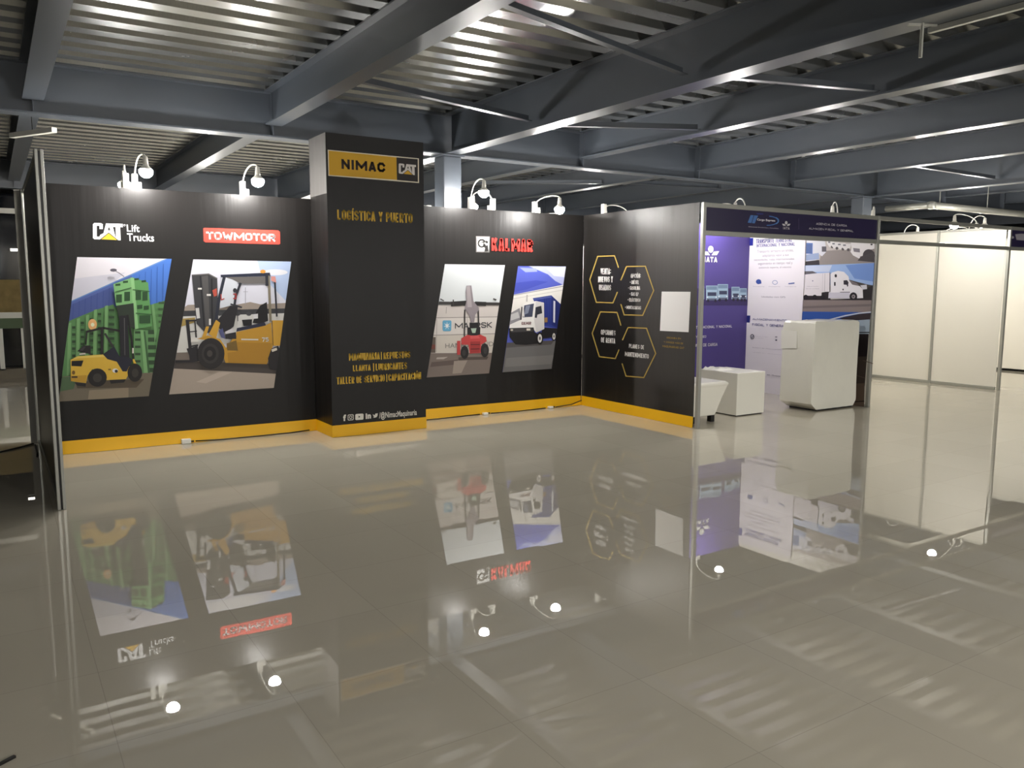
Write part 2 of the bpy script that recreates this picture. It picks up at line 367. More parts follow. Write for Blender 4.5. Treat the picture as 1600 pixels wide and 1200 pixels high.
for x in joist_x:
    ibeam('steel_beam', BL[x]+', on the open floor side', 'cross beams over the open floor', 'y', x, -6.69, .08, 3.235, .17)
    ibeam('steel_beam', BL[x]+', its length behind the banner wall', 'cross beams behind the banner wall', 'y', x, .30, 6.99, 3.235, .17)
MX = {-1.9: 'over the first steel column behind the tower', 6.4: 'over the far steel column by the white stand', -10.3: 'beyond the left end frame', 14.8: 'at the far right end of the hall'}
for x, l in MX.items():
    ibeam('main_beam', 'deep main beam '+l+', on the open floor side', 'main beams over the open floor', 'y', x, -6.69, .08, 3.125, .2)
    ibeam('main_beam', 'deep main beam '+l+', behind the banner wall', 'main beams behind the banner wall', 'y', x, .30, 6.99, 3.125, .2)
# square columns
CL = {-1.9: 'square blue-grey steel column standing behind the banner tower', 6.14: 'square blue-grey steel column behind the empty white stand'}
for x in CL:
    o = thing('steel_column', CL[x], 'column', (x, .19, 0), 'steel columns')
    boxpart('shaft', o, x-.12, x+.12, .07, .31, 0, 3.1, M_paint, .012)
    boxpart('cap_plate', o, x-.15, x+.15, .05, .33, 3.1, 3.119, M_paint)
# diagonal bracing angles between the beams
def brace(a, c, lab):
    a, c = Vector(a), Vector(c); b = MB(); b.bar(a, c, .06, .006, M_paint); s = Vector((0, .027, .03)); b.bar(a+s, c+s, .006, .06, M_paint)
    tag(b.build('brace'), lab, 'brace', 'diagonal braces between beams')
brace((-3.9, -2.0, 3.27), (-2.0, -1.72, 3.2), 'thin brace meeting the left of the main beam, nearer the tower')
brace((-1.8, -1.6, 3.2), (-.02, -2.05, 3.27), 'thin brace leaving the right of the main beam, nearer the tower')
brace((-3.9, -4.2, 3.29), (-2.0, -3.85, 3.2), 'thin brace meeting the left of the main beam, nearer the viewer')
brace((-1.8, -3.92, 3.2), (-.02, -4.15, 3.27), 'thin brace leaving the right of the main beam, nearer the viewer')
brace((4.35, -1.75, 3.27), (6.32, -1.95, 3.2), 'thin steel brace from the beam over the white stand to the far main beam')
brace((.15, 3.6, 3.27), (2.07, 2.2, 3.27), 'thin steel brace behind the banner wall over the navy stand')
brace((2.25, 2.0, 3.27), (4.17, 1.6, 3.27), 'thin steel brace behind the banner wall over the white stand')

# conduit under the main beam, sprinkler pipe, hanging batten
b = MB(); p = on_x(1438, 90, -1.9); q = on_x(1441, 12, -1.9)
b.tube([(-1.9, p.y, 3.13), (-1.9, p.y, p.z)], .011, M_alu); b.bar((-1.98, p.y+.04, 3.115), (-1.82, p.y-.04, 3.115), .012, .012, M_alu)
tag(b.build('conduit_drop'), 'thin grey conduit hanging from the main beam, high over the open floor', 'conduit')
b = MB(); b.bar((-1.78, p.y+.03, 3.108), (-1.78, -6.6, 3.108), .03, .03, M_alu); tag(b.build('cable_duct'), 'narrow grey cable duct along the underside of the main beam', 'duct')
o = thing('sprinkler_pipe', 'shiny round pipe hanging high behind the empty white stand', 'pipe', (6.7, -.75, 2.92))
b = MB(); b.tube([(6.66, -.75, 2.93), (17, -.75, 2.93)], .057, M_alu, 14); b.build('run', o, True)
b = MB(); b.tube([(6.66, -.75, 2.93), (6.66, .06, 2.93)], .05, M_alu, 14); b.lathe((6.66, -.75, 2.93), [(.02, .07), (.07, .05), (.07, -.05), (.02, -.07)], M_alu); b.build('elbow', o, True)
for x in (6.9, 8.4):
    b = MB(); b.tube([(x, -.75, 2.98), (x, -.75, 3.56)], .008, M_alu); b.build('hanger', o)
p, q = on_z(18, 212, 3.05), on_z(85, 203, 3.05)
o = thing('batten_light', 'unlit white batten light hanging under the beams at the left end', 'light', p)
b = MB(); b.bar(p, q, .05, .045, M_plastic); b.build('body', o)
b = MB(); r = p.lerp(q, .5); b.tube([r, (r.x, r.y, 3.56)], .004, M_blackp); b.build('suspension_cord', o)

# ================================================================== BLACK STAND
WL = -6.256                                      # left end of the stand
def cloth(name, parent, axis, d, u0, u1, v0, v1, m, nu=40, nv=12, amp=0, flare=0):
    """a hanging sheet; flare pushes the lower hem out"""
    b = MB(); V = []
    for j in range(nv+1):
        for i in range(nu+1):
            u = u0+(u1-u0)*i/nu; v = v0+(v1-v0)*j/nv; k = 1-j/nv
            h = amp*math.sin(u*7+math.sin(v*2)) + flare*k*k*(.55+.45*math.sin(u*5.1+1.3)*math.sin(u*2.3))
            V.append((u, d-h, v) if axis == 'y' else (d-h, u, v))
    F = [(j*(nu+1)+i, j*(nu+1)+i+1, (j+1)*(nu+1)+i+1, (j+1)*(nu+1)+i) for j in range(nv) for i in range(nu)]
    b.add(V, F, m); return b.build(name, parent, True)
def post(parent, x, y, z0=0, z1=2.5, s=.04, name='post'):
    return boxpart(name, parent, x-s/2, x+s/2, y-s/2, y+s/2, z0, z1, M_alu, .005)
TL, TR, TY = -3.655, -2.566, -.503               # banner tower
PB = Plane('y', 0.0)
left = thing('banner_wall', 'black printed cloth wall with two forklift photographs above a yellow foot band', 'banner wall', (-4.9, 0, 0), 'black banner walls of the stand')
cloth('cloth', left, 'y', 0, WL+.03, TL-.002, .02, 2.5, M_black)
cloth('yellow_band', left, 'y', -.004, WL+.03, TL-.004, .003, .128, M_yellow, 90, 4, 0, .028)
right = thing('banner_wall', 'black printed cloth wall with container handler and terminal truck photographs', 'banner wall', (-1.3, 0, 0), 'black banner walls of the stand')
cloth('cloth', right, 'y', 0, TR+.002, -.002, .02, 2.5, M_black)
cloth('yellow_band', right, 'y', -.004, TR+.004, -.012, .003, .13, M_yellow, 70, 4, 0, .016)
fr = thing('panel_frame', 'grey aluminium frame standing behind the black printed cloth', 'frame', (-3.1, .05, 0))
for i in range(7): post(fr, WL+.07+i*(-WL-.09)/6, .045)
boxpart('rail', fr, WL+.04, -.02, .03, .06, 2.455, 2.497, M_alu); boxpart('rail', fr, WL+.04, -.02, .03, .06, 0, .04, M_alu)
b = MB(); b.add([tuple(on_y(*q, .02)) for q in ((467, 311), (485, 304), (488, 311))]+[tuple(on_y(*q, .026)) for q in ((467, 311), (485, 304), (488, 311))], [(0, 1, 2), (5, 4, 3), (0, 3, 4, 1), (1, 4, 5, 2), (2, 5, 3, 0)], M_plastic); b.build('corner_gusset', fr)
boxpart('backing_panel', fr, WL+.05, -.05, .063, .069, .04, 2.455, M_white)
Wh = (238, 235, 232); YL = (232, 180, 30)

# ---- photograph 1: yellow forklift in front of green crates
c1 = crop(90, 395, 4.9); H1 = [(150, 33), (873, 47), (695, 1095), (8, 1137)]
P = Print(PB, c1, H1); P.poly((224, 219, 227), H1)
P.poly((208, 206, 220), [(108, 200), (520, 150), (400, 250), (108, 370)])
P.poly((82, 103, 178), [(100, 370), (815, 50), (880, 40), (860, 140), (800, 420), (60, 560)])
P.poly((66, 118, 212), [(560, 165), (815, 50), (880, 40), (862, 150), (815, 400), (690, 420)])
P.poly((72, 90, 160), [(100, 400), (420, 260), (430, 420), (80, 540)])
P.line((96, 140, 205), [(100, 374), (820, 54)], 9)
for i in range(16): x = 120+i*46; P.line((58, 78, 152) if x < 560 else (48, 92, 178), [(x, 390-(x-120)*.44), (x-6, 560-(x-120)*.25)], 4)
P.poly((86, 140, 78), [(80, 525), (150, 495), (285, 440), (425, 395), (445, 420), (590, 420), (720, 395), (825, 365), (830, 420), (735, 930), (20, 960)])
for i, (x, y) in enumerate([(92, 540), (158, 505), (228, 478), (288, 438), (372, 408)]):
    P.poly((118, 172, 104), [(x-12, y), (x+12, y-6), (x+6, 935), (x-22, 940)])
    for r in range(8):
        yy = y+22+r*54; wx = 44 if i < 4 else 60
        P.rect((46, 74, 44), x+18, yy, x+wx, yy+20); P.rect((66, 104, 62), x+18, yy+26, x+wx, yy+32)
P.poly((96, 150, 88), [(580, 580), (740, 600), (735, 930), (580, 940)])
for r in range(6):
    P.rect((48, 76, 46), 590, 600+r*55, 632, 618+r*55); P.rect((48, 76, 46), 690, 590+r*58, 752, 622+r*58)
for r in range(5): P.rect((60, 92, 54), 770, 375+r*48, 830, 392+r*48)
P.poly((122, 178, 110), [(630, 590), (655, 590), (690, 930), (660, 935)]); P.poly((60, 100, 58), [(655, 600), (668, 600), (706, 930), (690, 930)])
P.poly((110, 164, 100), [(715, 395), (735, 390), (758, 600), (740, 700), (735, 600)])
P.poly((122, 186, 112), [(425, 240), (570, 188), (600, 580), (585, 585), (575, 390), (445, 405)])
P.poly((92, 158, 86), [(570, 188), (690, 228), (720, 560), (600, 582)])
P.poly((140, 200, 128), [(556, 190), (582, 192), (616, 580), (590, 584)])
for (x, y, w_, h_) in [(440, 238, 38, 16), (498, 216, 38, 16), (445, 320, 45, 62), (508, 300, 44, 70), (585, 196, 34, 14), (640, 212, 34, 14), (594, 292, 42, 70), (646, 300, 40, 66), (606, 400, 40, 30), (656, 406, 40, 30), (622, 480, 86, 60)]:
    P.poly((44, 82, 46), [(x, y), (x+w_, y-3), (x+w_, y+h_-3), (x, y+h_)])
P.line((58, 100, 56), [(440, 300), (560, 268)], 7); P.line((58, 100, 56), [(575, 282), (700, 296)], 7); P.line((52, 96, 52), [(598, 462), (715, 472)], 8)
P.poly((46, 58, 46), [(445, 405), (578, 385), (590, 585), (470, 520)])
P.ell((96, 92, 104), 425, 133, 26, 12); P.line((120, 116, 126), [(445, 143), (470, 156), (505, 182)], 6)
P.poly((116, 106, 88), [(20, 945), (735, 915), (700, 1110), (0, 1150)]); P.poly((146, 130, 106), [(240, 1050), (540, 1030), (540, 1110), (230, 1120)]); P.poly((78, 106, 70), [(20, 950), (150, 945), (120, 1040), (15, 1060)]); P.poly((90, 78, 62), [(130, 985), (660, 965), (600, 1030), (150, 1035)])
P.ell((255, 176, 104), 265, 548, 34, 42); P.ell((255, 232, 190), 266, 550, 14, 15)
K1 = (38, 35, 36)
P.line(K1, [(228, 602), (345, 574), (495, 600)], 17); P.line(K1, [(338, 580), (336, 775)], 20); P.line(K1, [(222, 600), (214, 700)], 11); P.line((52, 50, 50), [(362, 620), (425, 725)], 15)
P.poly((34, 34, 40), [(468, 482), (532, 478), (548, 800), (478, 805)]); P.line((30, 29, 30), [(532, 480), (560, 640), (578, 805)], 16); P.line((92, 90, 92), [(508, 500), (512, 780)], 6)
P.poly(K1, [(148, 752), (200, 708), (250, 708), (252, 775)]); P.poly((66, 64, 66), [(160, 745), (200, 716), (215, 716), (190, 750)]); P.poly((214, 206, 190), [(165, 768), (210, 764), (212, 776), (165, 780)])
P.poly((36, 38, 54), [(345, 775), (430, 715), (470, 790), (548, 800), (575, 815), (530, 908), (495, 905), (450, 832), (372, 815)])
P.rect((220, 214, 200), 568, 728, 580, 768)
P.poly((228, 180, 46), [(97, 818), (150, 790), (345, 776), (378, 812), (450, 832), (495, 907), (525, 907), (545, 868), (580, 850), (570, 815), (582, 810), (600, 848), (560, 890), (520, 965), (372, 972), (366, 918), (330, 887), (262, 890), (226, 940), (215, 995), (100, 980)])
P.poly((244, 204, 84), [(100, 818), (150, 792), (345, 778), (360, 795), (160, 806)]); P.poly((200, 150, 34), [(100, 940), (220, 935), (214, 993), (101, 978)])
P.poly((26, 24, 24), [(106, 826), (196, 822), (180, 868), (104, 864)]); P.ell((120, 84, 30), 120, 915, 12, 16); P.rect((70, 50, 24), 105, 942, 150, 956)
P.poly(K1, [(130, 993), (215, 996), (212, 1022), (150, 1015)]); P.ell((34, 31, 30), 302, 953, 72, 70); P.ell((62, 57, 52), 302, 955, 34, 34); P.ell((34, 31, 30), 588, 915, 56, 70); P.ell((60, 55, 50), 590, 918, 26, 34)
P.poly(K1, [(395, 972), (520, 965), (505, 990), (405, 1000)]); P.ell((240, 236, 230), 438, 900, 22, 16); P.ell((46, 44, 44), 446, 904, 12, 12); P.rect((120, 90, 30), 385, 886, 405, 896)
P.build('printed_photograph', left, 'photograph of a yellow forklift before green crates')

# ---- photograph 2: ochre counterbalance forklift in a yard
c2 = crop(250, 380, 4.615); H2 = [(240, 117), (946, 133), (820, 1043), (66, 1090)]
P = Print(PB, c2, H2); P.poly((214, 214, 228), H2)
P.poly((176, 196, 232), [(700, 120), (960, 120), (910, 420), (730, 230)]); P.poly((232, 230, 236), [(250, 125), (560, 125), (700, 180), (520, 210), (240, 200)]); P.ell((226, 226, 236), 830, 210, 90, 22)
P.poly((158, 144, 132), [(150, 478), (200, 445), (330, 440), (560, 442), (650, 424), (720, 440), (920, 430), (910, 540), (140, 540)])
P.poly((206, 204, 200), [(130, 530), (920, 490), (900, 640), (120, 800)]); P.poly((58, 58, 62), [(150, 488), (900, 470), (895, 505), (150, 528)])
for x in (430, 480, 560, 640, 690): P.ell((66, 66, 70), x, 508, 20, 16)
P.line((150, 150, 160), [(615, 320), (615, 440)], 4); P.line((150, 150, 160), [(600, 350), (632, 350)], 3)
P.poly((170, 142, 70), [(150, 546), (252, 535), (252, 570), (140, 606)]); P.poly((206, 204, 198), [(140, 616), (200, 612), (218, 785), (112, 792)])
P.poly((120, 108, 98), [(100, 790), (860, 760), (850, 900), (80, 880)])
P.poly((74, 66, 62), [(80, 850), (860, 870), (850, 945), (80, 905)]); P.poly((172, 157, 143), [(70, 902), (840, 942), (820, 1060), (50, 1100)]); P.poly((188, 172, 158), [(260, 1000), (420, 930), (520, 930), (330, 1010)])
G2 = (60, 60, 64)
P.poly(G2, [(228, 228), (350, 220), (412, 252), (420, 550), (400, 650), (325, 645), (262, 580)]); P.poly((84, 82, 82), [(300, 240), (345, 232), (360, 600), (330, 600)]); P.line((36, 36, 40), [(290, 240), (318, 600)], 10); P.line((36, 36, 40), [(372, 260), (376, 600)], 12); P.line((104, 100, 98), [(232, 230), (350, 222), (410, 254)], 8)
P.poly((206, 204, 202), [(255, 468), (280, 466), (288, 540), (264, 544)]); P.poly((196, 78, 62), [(376, 340), (408, 325), (410, 378), (388, 385)]); P.rect((226, 222, 216), 272, 322, 300, 334); P.rect((226, 222, 216), 336, 366, 366, 380); P.rect((226, 222, 216), 352, 545, 366, 590)
K2 = (40, 38, 42)
P.line(K2, [(196, 560), (225, 845)], 24); P.line(K2, [(250, 556), (262, 700)], 10); P.line(K2, [(195, 560), (258, 556)], 12); P.line(K2, [(200, 640), (262, 634)], 8); P.line(K2, [(110, 852), (235, 850)], 18); P.line(K2, [(215, 745), (270, 735)], 12); P.rect((214, 210, 204), 222, 680, 275, 712); P.poly(K2, [(190, 760), (270, 740), (280, 850), (230, 860)])
P.poly((206, 210, 220), [(440, 250), (560, 245), (545, 440), (430, 470)])
P.poly((104, 100, 98), [(462, 244), (772, 240), (782, 290), (582, 292), (520, 262)]); P.poly((40, 46, 66), [(435, 228), (790, 212), (796, 238), (438, 246)])
P.line((44, 48, 62), [(462, 245), (425, 400), (402, 560)], 22); P.line((44, 46, 56), [(578, 292), (545, 380), (530, 485)], 18); P.line((128, 118, 98), [(782, 240), (795, 560)], 18); P.line((42, 44, 54), [(768, 240), (770, 300)], 22); P.line((46, 46, 56), [(826, 280), (840, 525)], 13)
P.ell((236, 150, 50), 740, 204, 20, 13); P.poly((214, 140, 130), [(798, 238), (830, 240), (836, 286), (800, 270)]); P.line((196, 60, 54), [(438, 370), (440, 408), (460, 400)], 7); P.line((176, 50, 48), [(528, 368), (546, 366), (544, 400), (528, 398)], 8); P.ell((50, 50, 58), 538, 340, 14, 16)
P.poly(K2, [(420, 545), (505, 450), (560, 455), (530, 600), (468, 650), (410, 600)]); P.line((48, 48, 56), [(510, 440), (585, 462)], 12); P.line((60, 60, 66), [(555, 470), (560, 560)], 5)
P.poly((26, 25, 28), [(690, 500), (720, 450), (768, 424), (778, 560), (720, 580), (665, 575)]); P.poly((26, 25, 28), [(588, 552), (662, 548), (660, 592), (600, 598)]); P.poly((214, 212, 214), [(670, 512), (704, 508), (704, 542), (670, 545)])
P.poly((78, 82, 130), [(422, 630), (450, 612), (470, 690), (440, 680)]); P.poly((206, 202, 206), [(465, 640), (520, 612), (545, 660), (480, 665)]); P.poly(K2, [(470, 655), (545, 640), (550, 690), (470, 690)])
Y2 = (196, 142, 34)
P.poly(Y2, [(548, 640), (760, 592), (800, 570), (812, 742), (768, 872), (484, 862), (470, 760), (520, 690), (548, 690)]); P.poly((178, 126, 28), [(548, 712), (808, 720), (768, 872), (484, 862), (480, 790), (548, 780)])
P.poly((120, 92, 38), [(478, 722), (548, 700), (560, 775), (480, 772)]); P.poly((206, 152, 40), [(806, 556), (886, 556), (862, 738), (816, 740)]); P.line((120, 86, 24), [(806, 560), (814, 738)], 5)
P.poly((40, 44, 66), [(552, 612), (752, 570), (762, 592), (548, 638)]); P.poly((206, 152, 40), [(350, 655), (402, 552), (432, 574), (402, 690)]); P.poly((206, 152, 40), [(330, 600), (352, 600), (330, 670), (300, 680)])
P.poly(Y2, [(265, 690), (340, 664), (430, 690), (482, 765), (490, 862), (470, 862), (440, 760), (372, 700)])
P.poly((214, 205, 190), [(583, 688), (706, 690), (706, 700), (583, 698)]); P.block((240, 236, 226), '75', 730, 680, 782, 708, .2)
P.ell((42, 39, 40), 365, 795, 98, 112, 28); P.ell((56, 52, 52), 360, 795, 62, 72); P.ell((34, 31, 32), 358, 795, 44, 52); P.ell((70, 64, 62), 356, 795, 20, 24)
P.poly((38, 35, 37), [(776, 830), (800, 760), (850, 738), (870, 790), (838, 918), (790, 908)]); P.poly((214, 206, 190), [(800, 765), (838, 752), (842, 770), (806, 784)])
P.build('printed_photograph', left, 'photograph of an ochre forklift in a yard')

# ---- logos on the left wall
def cat_mark(P, x0, y0, x1, y1, dy, white, yel, edge):
    """three heavy capitals with a yellow triangle; the line of lettering drops by dy across its width"""
    W, Hh = x1-x0, y1-y0
    def q(u, v): return (x0+W*u, y0+dy*u+Hh*v)
    P.poly(white, [q(*p) for p in [(.05, 0), (.27, 0), (.33, .06), (.33, .36), (.22, .36), (.22, .17), (.13, .17), (.13, .83), (.22, .83), (.24, .72), (.36, .60), (.30, 1), (.05, 1), (0, .92), (0, .08)]])
    P.poly(white, [q(*p) for p in [(.44, 0), (.64, 0), (.78, 1), (.30, 1)]])
    P.poly(white, [q(*p) for p in [(.62, 0), (1, 0), (1, .2), (.91, .2), (.93, 1), (.77, 1), (.76, .2), (.66, .2)]])
    P.poly(edge, [q(*p) for p in [(.52, .24), (.56, .24), (.58, .42), (.50, .42)]])
    P.poly(edge, [q(*p) for p in [(.53, .55), (.86, 1.02), (.22, 1.02)]])
    P.poly(yel, [q(*p) for p in [(.53, .61), (.80, .99), (.28, .99)]])
cl = crop(120, 330, 4.706); P = Print(PB, cl)
cat_mark(P, 118, 86, 338, 206, 8, Wh, YL, (44, 41, 39)); P.text(Wh, 'Lift', 366, 98, 462, 154, .014); P.text(Wh, 'Trucks', 368, 162, 568, 224, .014); P.ring(Wh, 350, 103, 6, 6, 2)
P.build('printed_logo', left, 'white heavy lettering with a yellow triangle')
P = Print(PB, cl); RD = (232, 66, 52)
P.poly(RD, [(930, 126), (940, 122), (1480, 141), (1493, 152), (1495, 238), (1485, 245), (945, 228), (932, 218)]); P.block(Wh, 'TOWMOTOR', 950, 150, 1462, 222, .22)
P.build('printed_logo', left, 'red rounded label with white lettering')

# ---- photograph 3: container handler lifting a spreader
c3 = crop(660, 340, 4.285); H3 = [(150, 312), (552, 318), (445, 1042), (28, 1070)]
P = Print(PB, c3, H3); P.poly((208, 213, 216), H3)
P.poly((206, 197, 192), [(80, 585), (520, 585), (500, 670), (60, 672)]); P.poly((214, 206, 200), [(60, 674), (510, 664), (490, 776), (60, 788)]); P.poly((206, 197, 186), [(60, 788), (490, 776), (470, 910), (40, 910)])
P.line((150, 142, 138), [(60, 672), (510, 664)], 5); P.line((150, 142, 138), [(60, 788), (490, 777)], 5); P.line((168, 160, 154), [(160, 600), (158, 640)], 5); P.line((160, 150, 144), [(96, 680), (92, 900)], 3); P.line((178, 170, 164), [(300, 590), (300, 900)], 3)
P.poly((92, 168, 208), [(140, 688), (188, 688), (194, 696), (192, 752), (186, 760), (140, 760), (134, 752), (134, 696)])
for k in range(7):
    a = k*2*PI/7-PI/2; P.poly((226, 236, 242), [(164+24*math.cos(a), 724+27*math.sin(a)), (164+7*math.cos(a+.5), 724+8*math.sin(a+.5)), (164-4*math.cos(a), 724-4*math.sin(a)), (164+7*math.cos(a-.5), 724+8*math.sin(a-.5))])
P.block((56, 58, 66), 'MAERSK', 217, 706, 466, 736, .17); P.text((128, 124, 120), 'HAMBURG SÜD', 152, 836, 474, 860)
P.poly((96, 84, 74), [(40, 800), (88, 800), (86, 905), (30, 905)]); P.poly((120, 60, 52), [(50, 850), (86, 850), (84, 880), (46, 880)])
P.poly((124, 110, 102), [(20, 908), (480, 905), (450, 1060), (10, 1080)]); P.poly((176, 164, 154), [(96, 936), (170, 932), (140, 948), (90, 948)]); P.poly((98, 84, 78), [(60, 968), (240, 950), (210, 985), (50, 1000)]); P.poly((156, 142, 130), [(210, 960), (300, 955), (260, 1040), (200, 1045)]); P.poly((86, 74, 68), [(240, 935), (440, 930), (430, 950), (240, 955)])
K3 = (58, 55, 54)
P.line(K3, [(100, 572), (520, 578)], 20); P.line((40, 38, 38), [(200, 578), (290, 572)], 32); P.line((40, 38, 38), [(360, 576), (415, 578)], 28); P.line(K3, [(120, 545), (140, 556)], 7); P.line(K3, [(475, 545), (490, 550)], 10); P.line(K3, [(205, 552), (206, 590)], 8)
P.line(K3, [(282, 620), (280, 800)], 9); P.line(K3, [(372, 620), (376, 780)], 10)
P.poly((142, 132, 138), [(293, 456), (326, 454), (340, 560), (378, 606), (372, 625), (352, 650), (345, 700), (322, 702), (316, 660), (280, 610), (292, 560), (288, 500)]); P.poly((168, 158, 162), [(295, 460), (316, 458), (330, 600), (300, 600)])
P.poly((34, 32, 34), [(315, 704), (372, 702), (374, 738), (318, 740)]); P.poly((38, 36, 38), [(300, 735), (386, 735), (384, 790), (300, 792)]); P.poly((166, 190, 170), [(322, 742), (360, 740), (352, 772), (332, 772)])
P.poly((206, 62, 62), [(258, 808), (300, 784), (345, 794), (385, 782), (424, 800), (428, 828), (392, 850), (388, 905), (316, 910), (306, 852), (258, 850)]); P.poly((222, 84, 84), [(318, 790), (372, 788), (384, 808), (318, 812)]); P.poly((168, 48, 48), [(318, 830), (385, 828), (382, 904), (318, 906)]); P.rect((196, 60, 60), 230, 825, 252, 918); P.line((90, 30, 30), [(322, 850), (380, 850)], 5); P.line((90, 30, 30), [(322, 880), (380, 878)], 5)
P.ell((36, 33, 34), 280, 902, 27, 44); P.ell((58, 54, 54), 276, 905, 12, 20); P.ell((36, 33, 34), 415, 888, 28, 46); P.ell((58, 54, 54), 418, 890, 12, 22)
P.build('printed_photograph', right, 'photograph of a red container handler before stacked containers')

# ---- photograph 4: white terminal truck with a blue container
H4 = [(640, 325), (960, 327), (863, 1012), (535, 1035)]
P = Print(PB, c3, H4); P.poly((80, 92, 198), H4)
P.poly((170, 176, 222), [(700, 320), (970, 320), (950, 455), (890, 425), (840, 380)]); P.poly((206, 208, 232), [(830, 340), (960, 330), (950, 400), (880, 390)]); P.poly((140, 150, 214), [(650, 335), (760, 340), (770, 362), (690, 366)]); P.poly((66, 78, 186), [(600, 440), (760, 420), (840, 430), (700, 480), (590, 505)])
P.poly((226, 222, 216), [(590, 520), (950, 448), (940, 600), (570, 660)]); P.line((158, 158, 162), [(600, 522), (950, 458)], 6); P.line((196, 192, 188), [(600, 545), (945, 484)], 4); P.line((176, 172, 170), [(700, 520), (698, 560)], 9)
P.poly((140, 138, 144), [(570, 650), (650, 605), (665, 690), (570, 730)]); P.poly((190, 188, 190), [(590, 650), (640, 630), (650, 670), (590, 690)])
P.poly((44, 60, 150), [(738, 540), (862, 520), (926, 580), (908, 740), (812, 724)]); P.poly((34, 46, 122), [(866, 524), (928, 584), (908, 742), (866, 720)])
for k in range(5): P.line((28, 38, 104), [(815+k*12, 545), (815+k*11, 715)], 3)
for k in range(4): P.line((24, 32, 92), [(892+k*9, 556+k*8), (886+k*8, 722)], 3)
P.poly((206, 208, 224), [(876, 556), (888, 560), (886, 704), (874, 700)]); P.poly((86, 100, 176), [(744, 545), (860, 526), (862, 533), (746, 552)])
P.poly((108, 106, 106), [(545, 850), (920, 822), (870, 1020), (520, 1045)]); P.poly((84, 80, 80), [(555, 838), (880, 822), (860, 850), (550, 872)]); P.poly((122, 120, 118), [(560, 940), (880, 920), (860, 980), (550, 1000)])
P.poly((34, 32, 36), [(800, 735), (905, 742), (886, 800), (790, 812)])
P.poly((228, 225, 222), [(668, 580), (758, 558), (812, 570), (814, 745), (760, 770), (735, 738), (580, 740), (584, 716), (642, 690), (662, 684)]); P.poly((208, 204, 204), [(758, 560), (812, 572), (812, 745), (762, 768), (745, 680)])
P.poly((62, 68, 92), [(680, 588), (745, 575), (734, 664), (668, 668)]); P.poly((120, 128, 150), [(690, 592), (720, 586), (706, 640), (680, 650)]); P.poly((48, 50, 60), [(756, 600), (794, 590), (800, 640), (768, 650), (764, 672), (750, 670)]); P.line((70, 66, 70), [(664, 600), (658, 680)], 8); P.line((214, 210, 208), [(672, 610), (676, 660)], 10)
P.block((120, 70, 76), 'KALMAR', 662, 698, 726, 716, .2); P.poly((160, 120, 70), [(815, 670), (835, 668), (835, 700), (815, 702)])
P.poly((30, 28, 30), [(578, 740), (742, 735), (748, 768), (772, 780), (778, 842), (690, 852), (622, 848), (582, 800)]); P.poly((64, 62, 64), [(590, 745), (735, 740), (738, 762), (592, 768)]); P.rect((214, 206, 190), 695, 742, 720, 756); P.rect((190, 182, 168), 588, 746, 604, 758)
P.ell((30, 28, 30), 784, 808, 22, 42); P.ell((220, 216, 212), 784, 808, 14, 29); P.ell((92, 88, 88), 784, 808, 6, 12); P.ell((30, 28, 30), 878, 795, 16, 30); P.ell((206, 202, 198), 878, 795, 10, 22); P.ell((92, 88, 88), 878, 795, 4, 9)
P.build('printed_photograph', right, 'photograph of a white terminal truck under blue sky')
P = Print(PB, c3); P.poly((120, 116, 114), [(358, 124), (452, 126), (448, 234), (358, 232)]); P.poly((236, 233, 230), [(365, 131), (446, 133), (442, 227), (365, 225)])
P.ring((44, 41, 40), 396, 172, 22, 24, 11, 20, 330); P.ring((44, 41, 40), 402, 172, 8, 9, 5, 200, 420); P.poly((44, 41, 40), [(408, 190), (436, 178), (440, 226), (412, 226), (418, 205)]); P.poly((44, 41, 40), [(420, 152), (440, 160), (436, 172), (420, 168)]); P.ell((236, 233, 230), 428, 182, 5, 5)
P.block((236, 48, 40), 'KALMAR', 460, 136, 738, 230, .24)
P.build('printed_logo', right, 'white ram head square beside red block lettering')

# ---- banner tower
tw = thing('banner_tower', 'tall black cloth tower with a yellow name board high on its front', 'tower', ((TL+TR)/2, TY/2, 0))
TZ = 3.115
b = MB(); b.add([(TL, 0, .01), (TL, TY, .01), (TR, TY, .01), (TR, 0, .01), (TL, 0, TZ), (TL, TY, TZ), (TR, TY, TZ), (TR, 0, TZ)], [(0, 1, 5, 4), (1, 2, 6, 5), (2, 3, 7, 6), (4, 5, 6, 7)], M_black); b.build('cloth', tw)
M_grey = fabric('grey_cloth', (92, 90, 88))
b = MB(); b.add([(TL-.003, .0, 2.515), (TL-.003, TY, 2.515), (TL-.003, TY, TZ), (TL-.003, 0, TZ)], [(0, 1, 2, 3)], M_grey); b.build('side_flap', tw, label='grey upper side cloth') if False else tag(b.build('side_flap', tw), 'grey upper side cloth')
b = MB(); l = .004; b.add([(TL-l, -.004, .002), (TL-l, TY-l, .002), (TR+l, TY-l, .002), (TR+l, -.004, .002), (TL-l, -.004, .128), (TL-l, TY-l, .128), (TR+l, TY-l, .128), (TR+l, -.004, .128)], [(0, 1, 5, 4), (1, 2, 6, 5), (2, 3, 7, 6)], M_yellow); b.build('yellow_band', tw)
PT = Plane('y', TY)
ct = crop(500, 225, 9.41); P = Print(PT, ct)
P.poly((232, 222, 196), [(112, 84), (1452, 212), (1455, 575), (122, 468)]); P.poly((224, 168, 22), [(126, 98), (1122, 196), (1130, 528), (134, 456)]); P.poly((44, 38, 37), [(1122, 196), (1436, 224), (1438, 558), (1130, 530)])
def slant(P, c, t, xl, yl, xr, yr, bold): return P.text(c, t, xl, yl, xr, yr, bold)
P.block((46, 32, 28), 'NIMAC', 312, 220, 960, 418, .27)
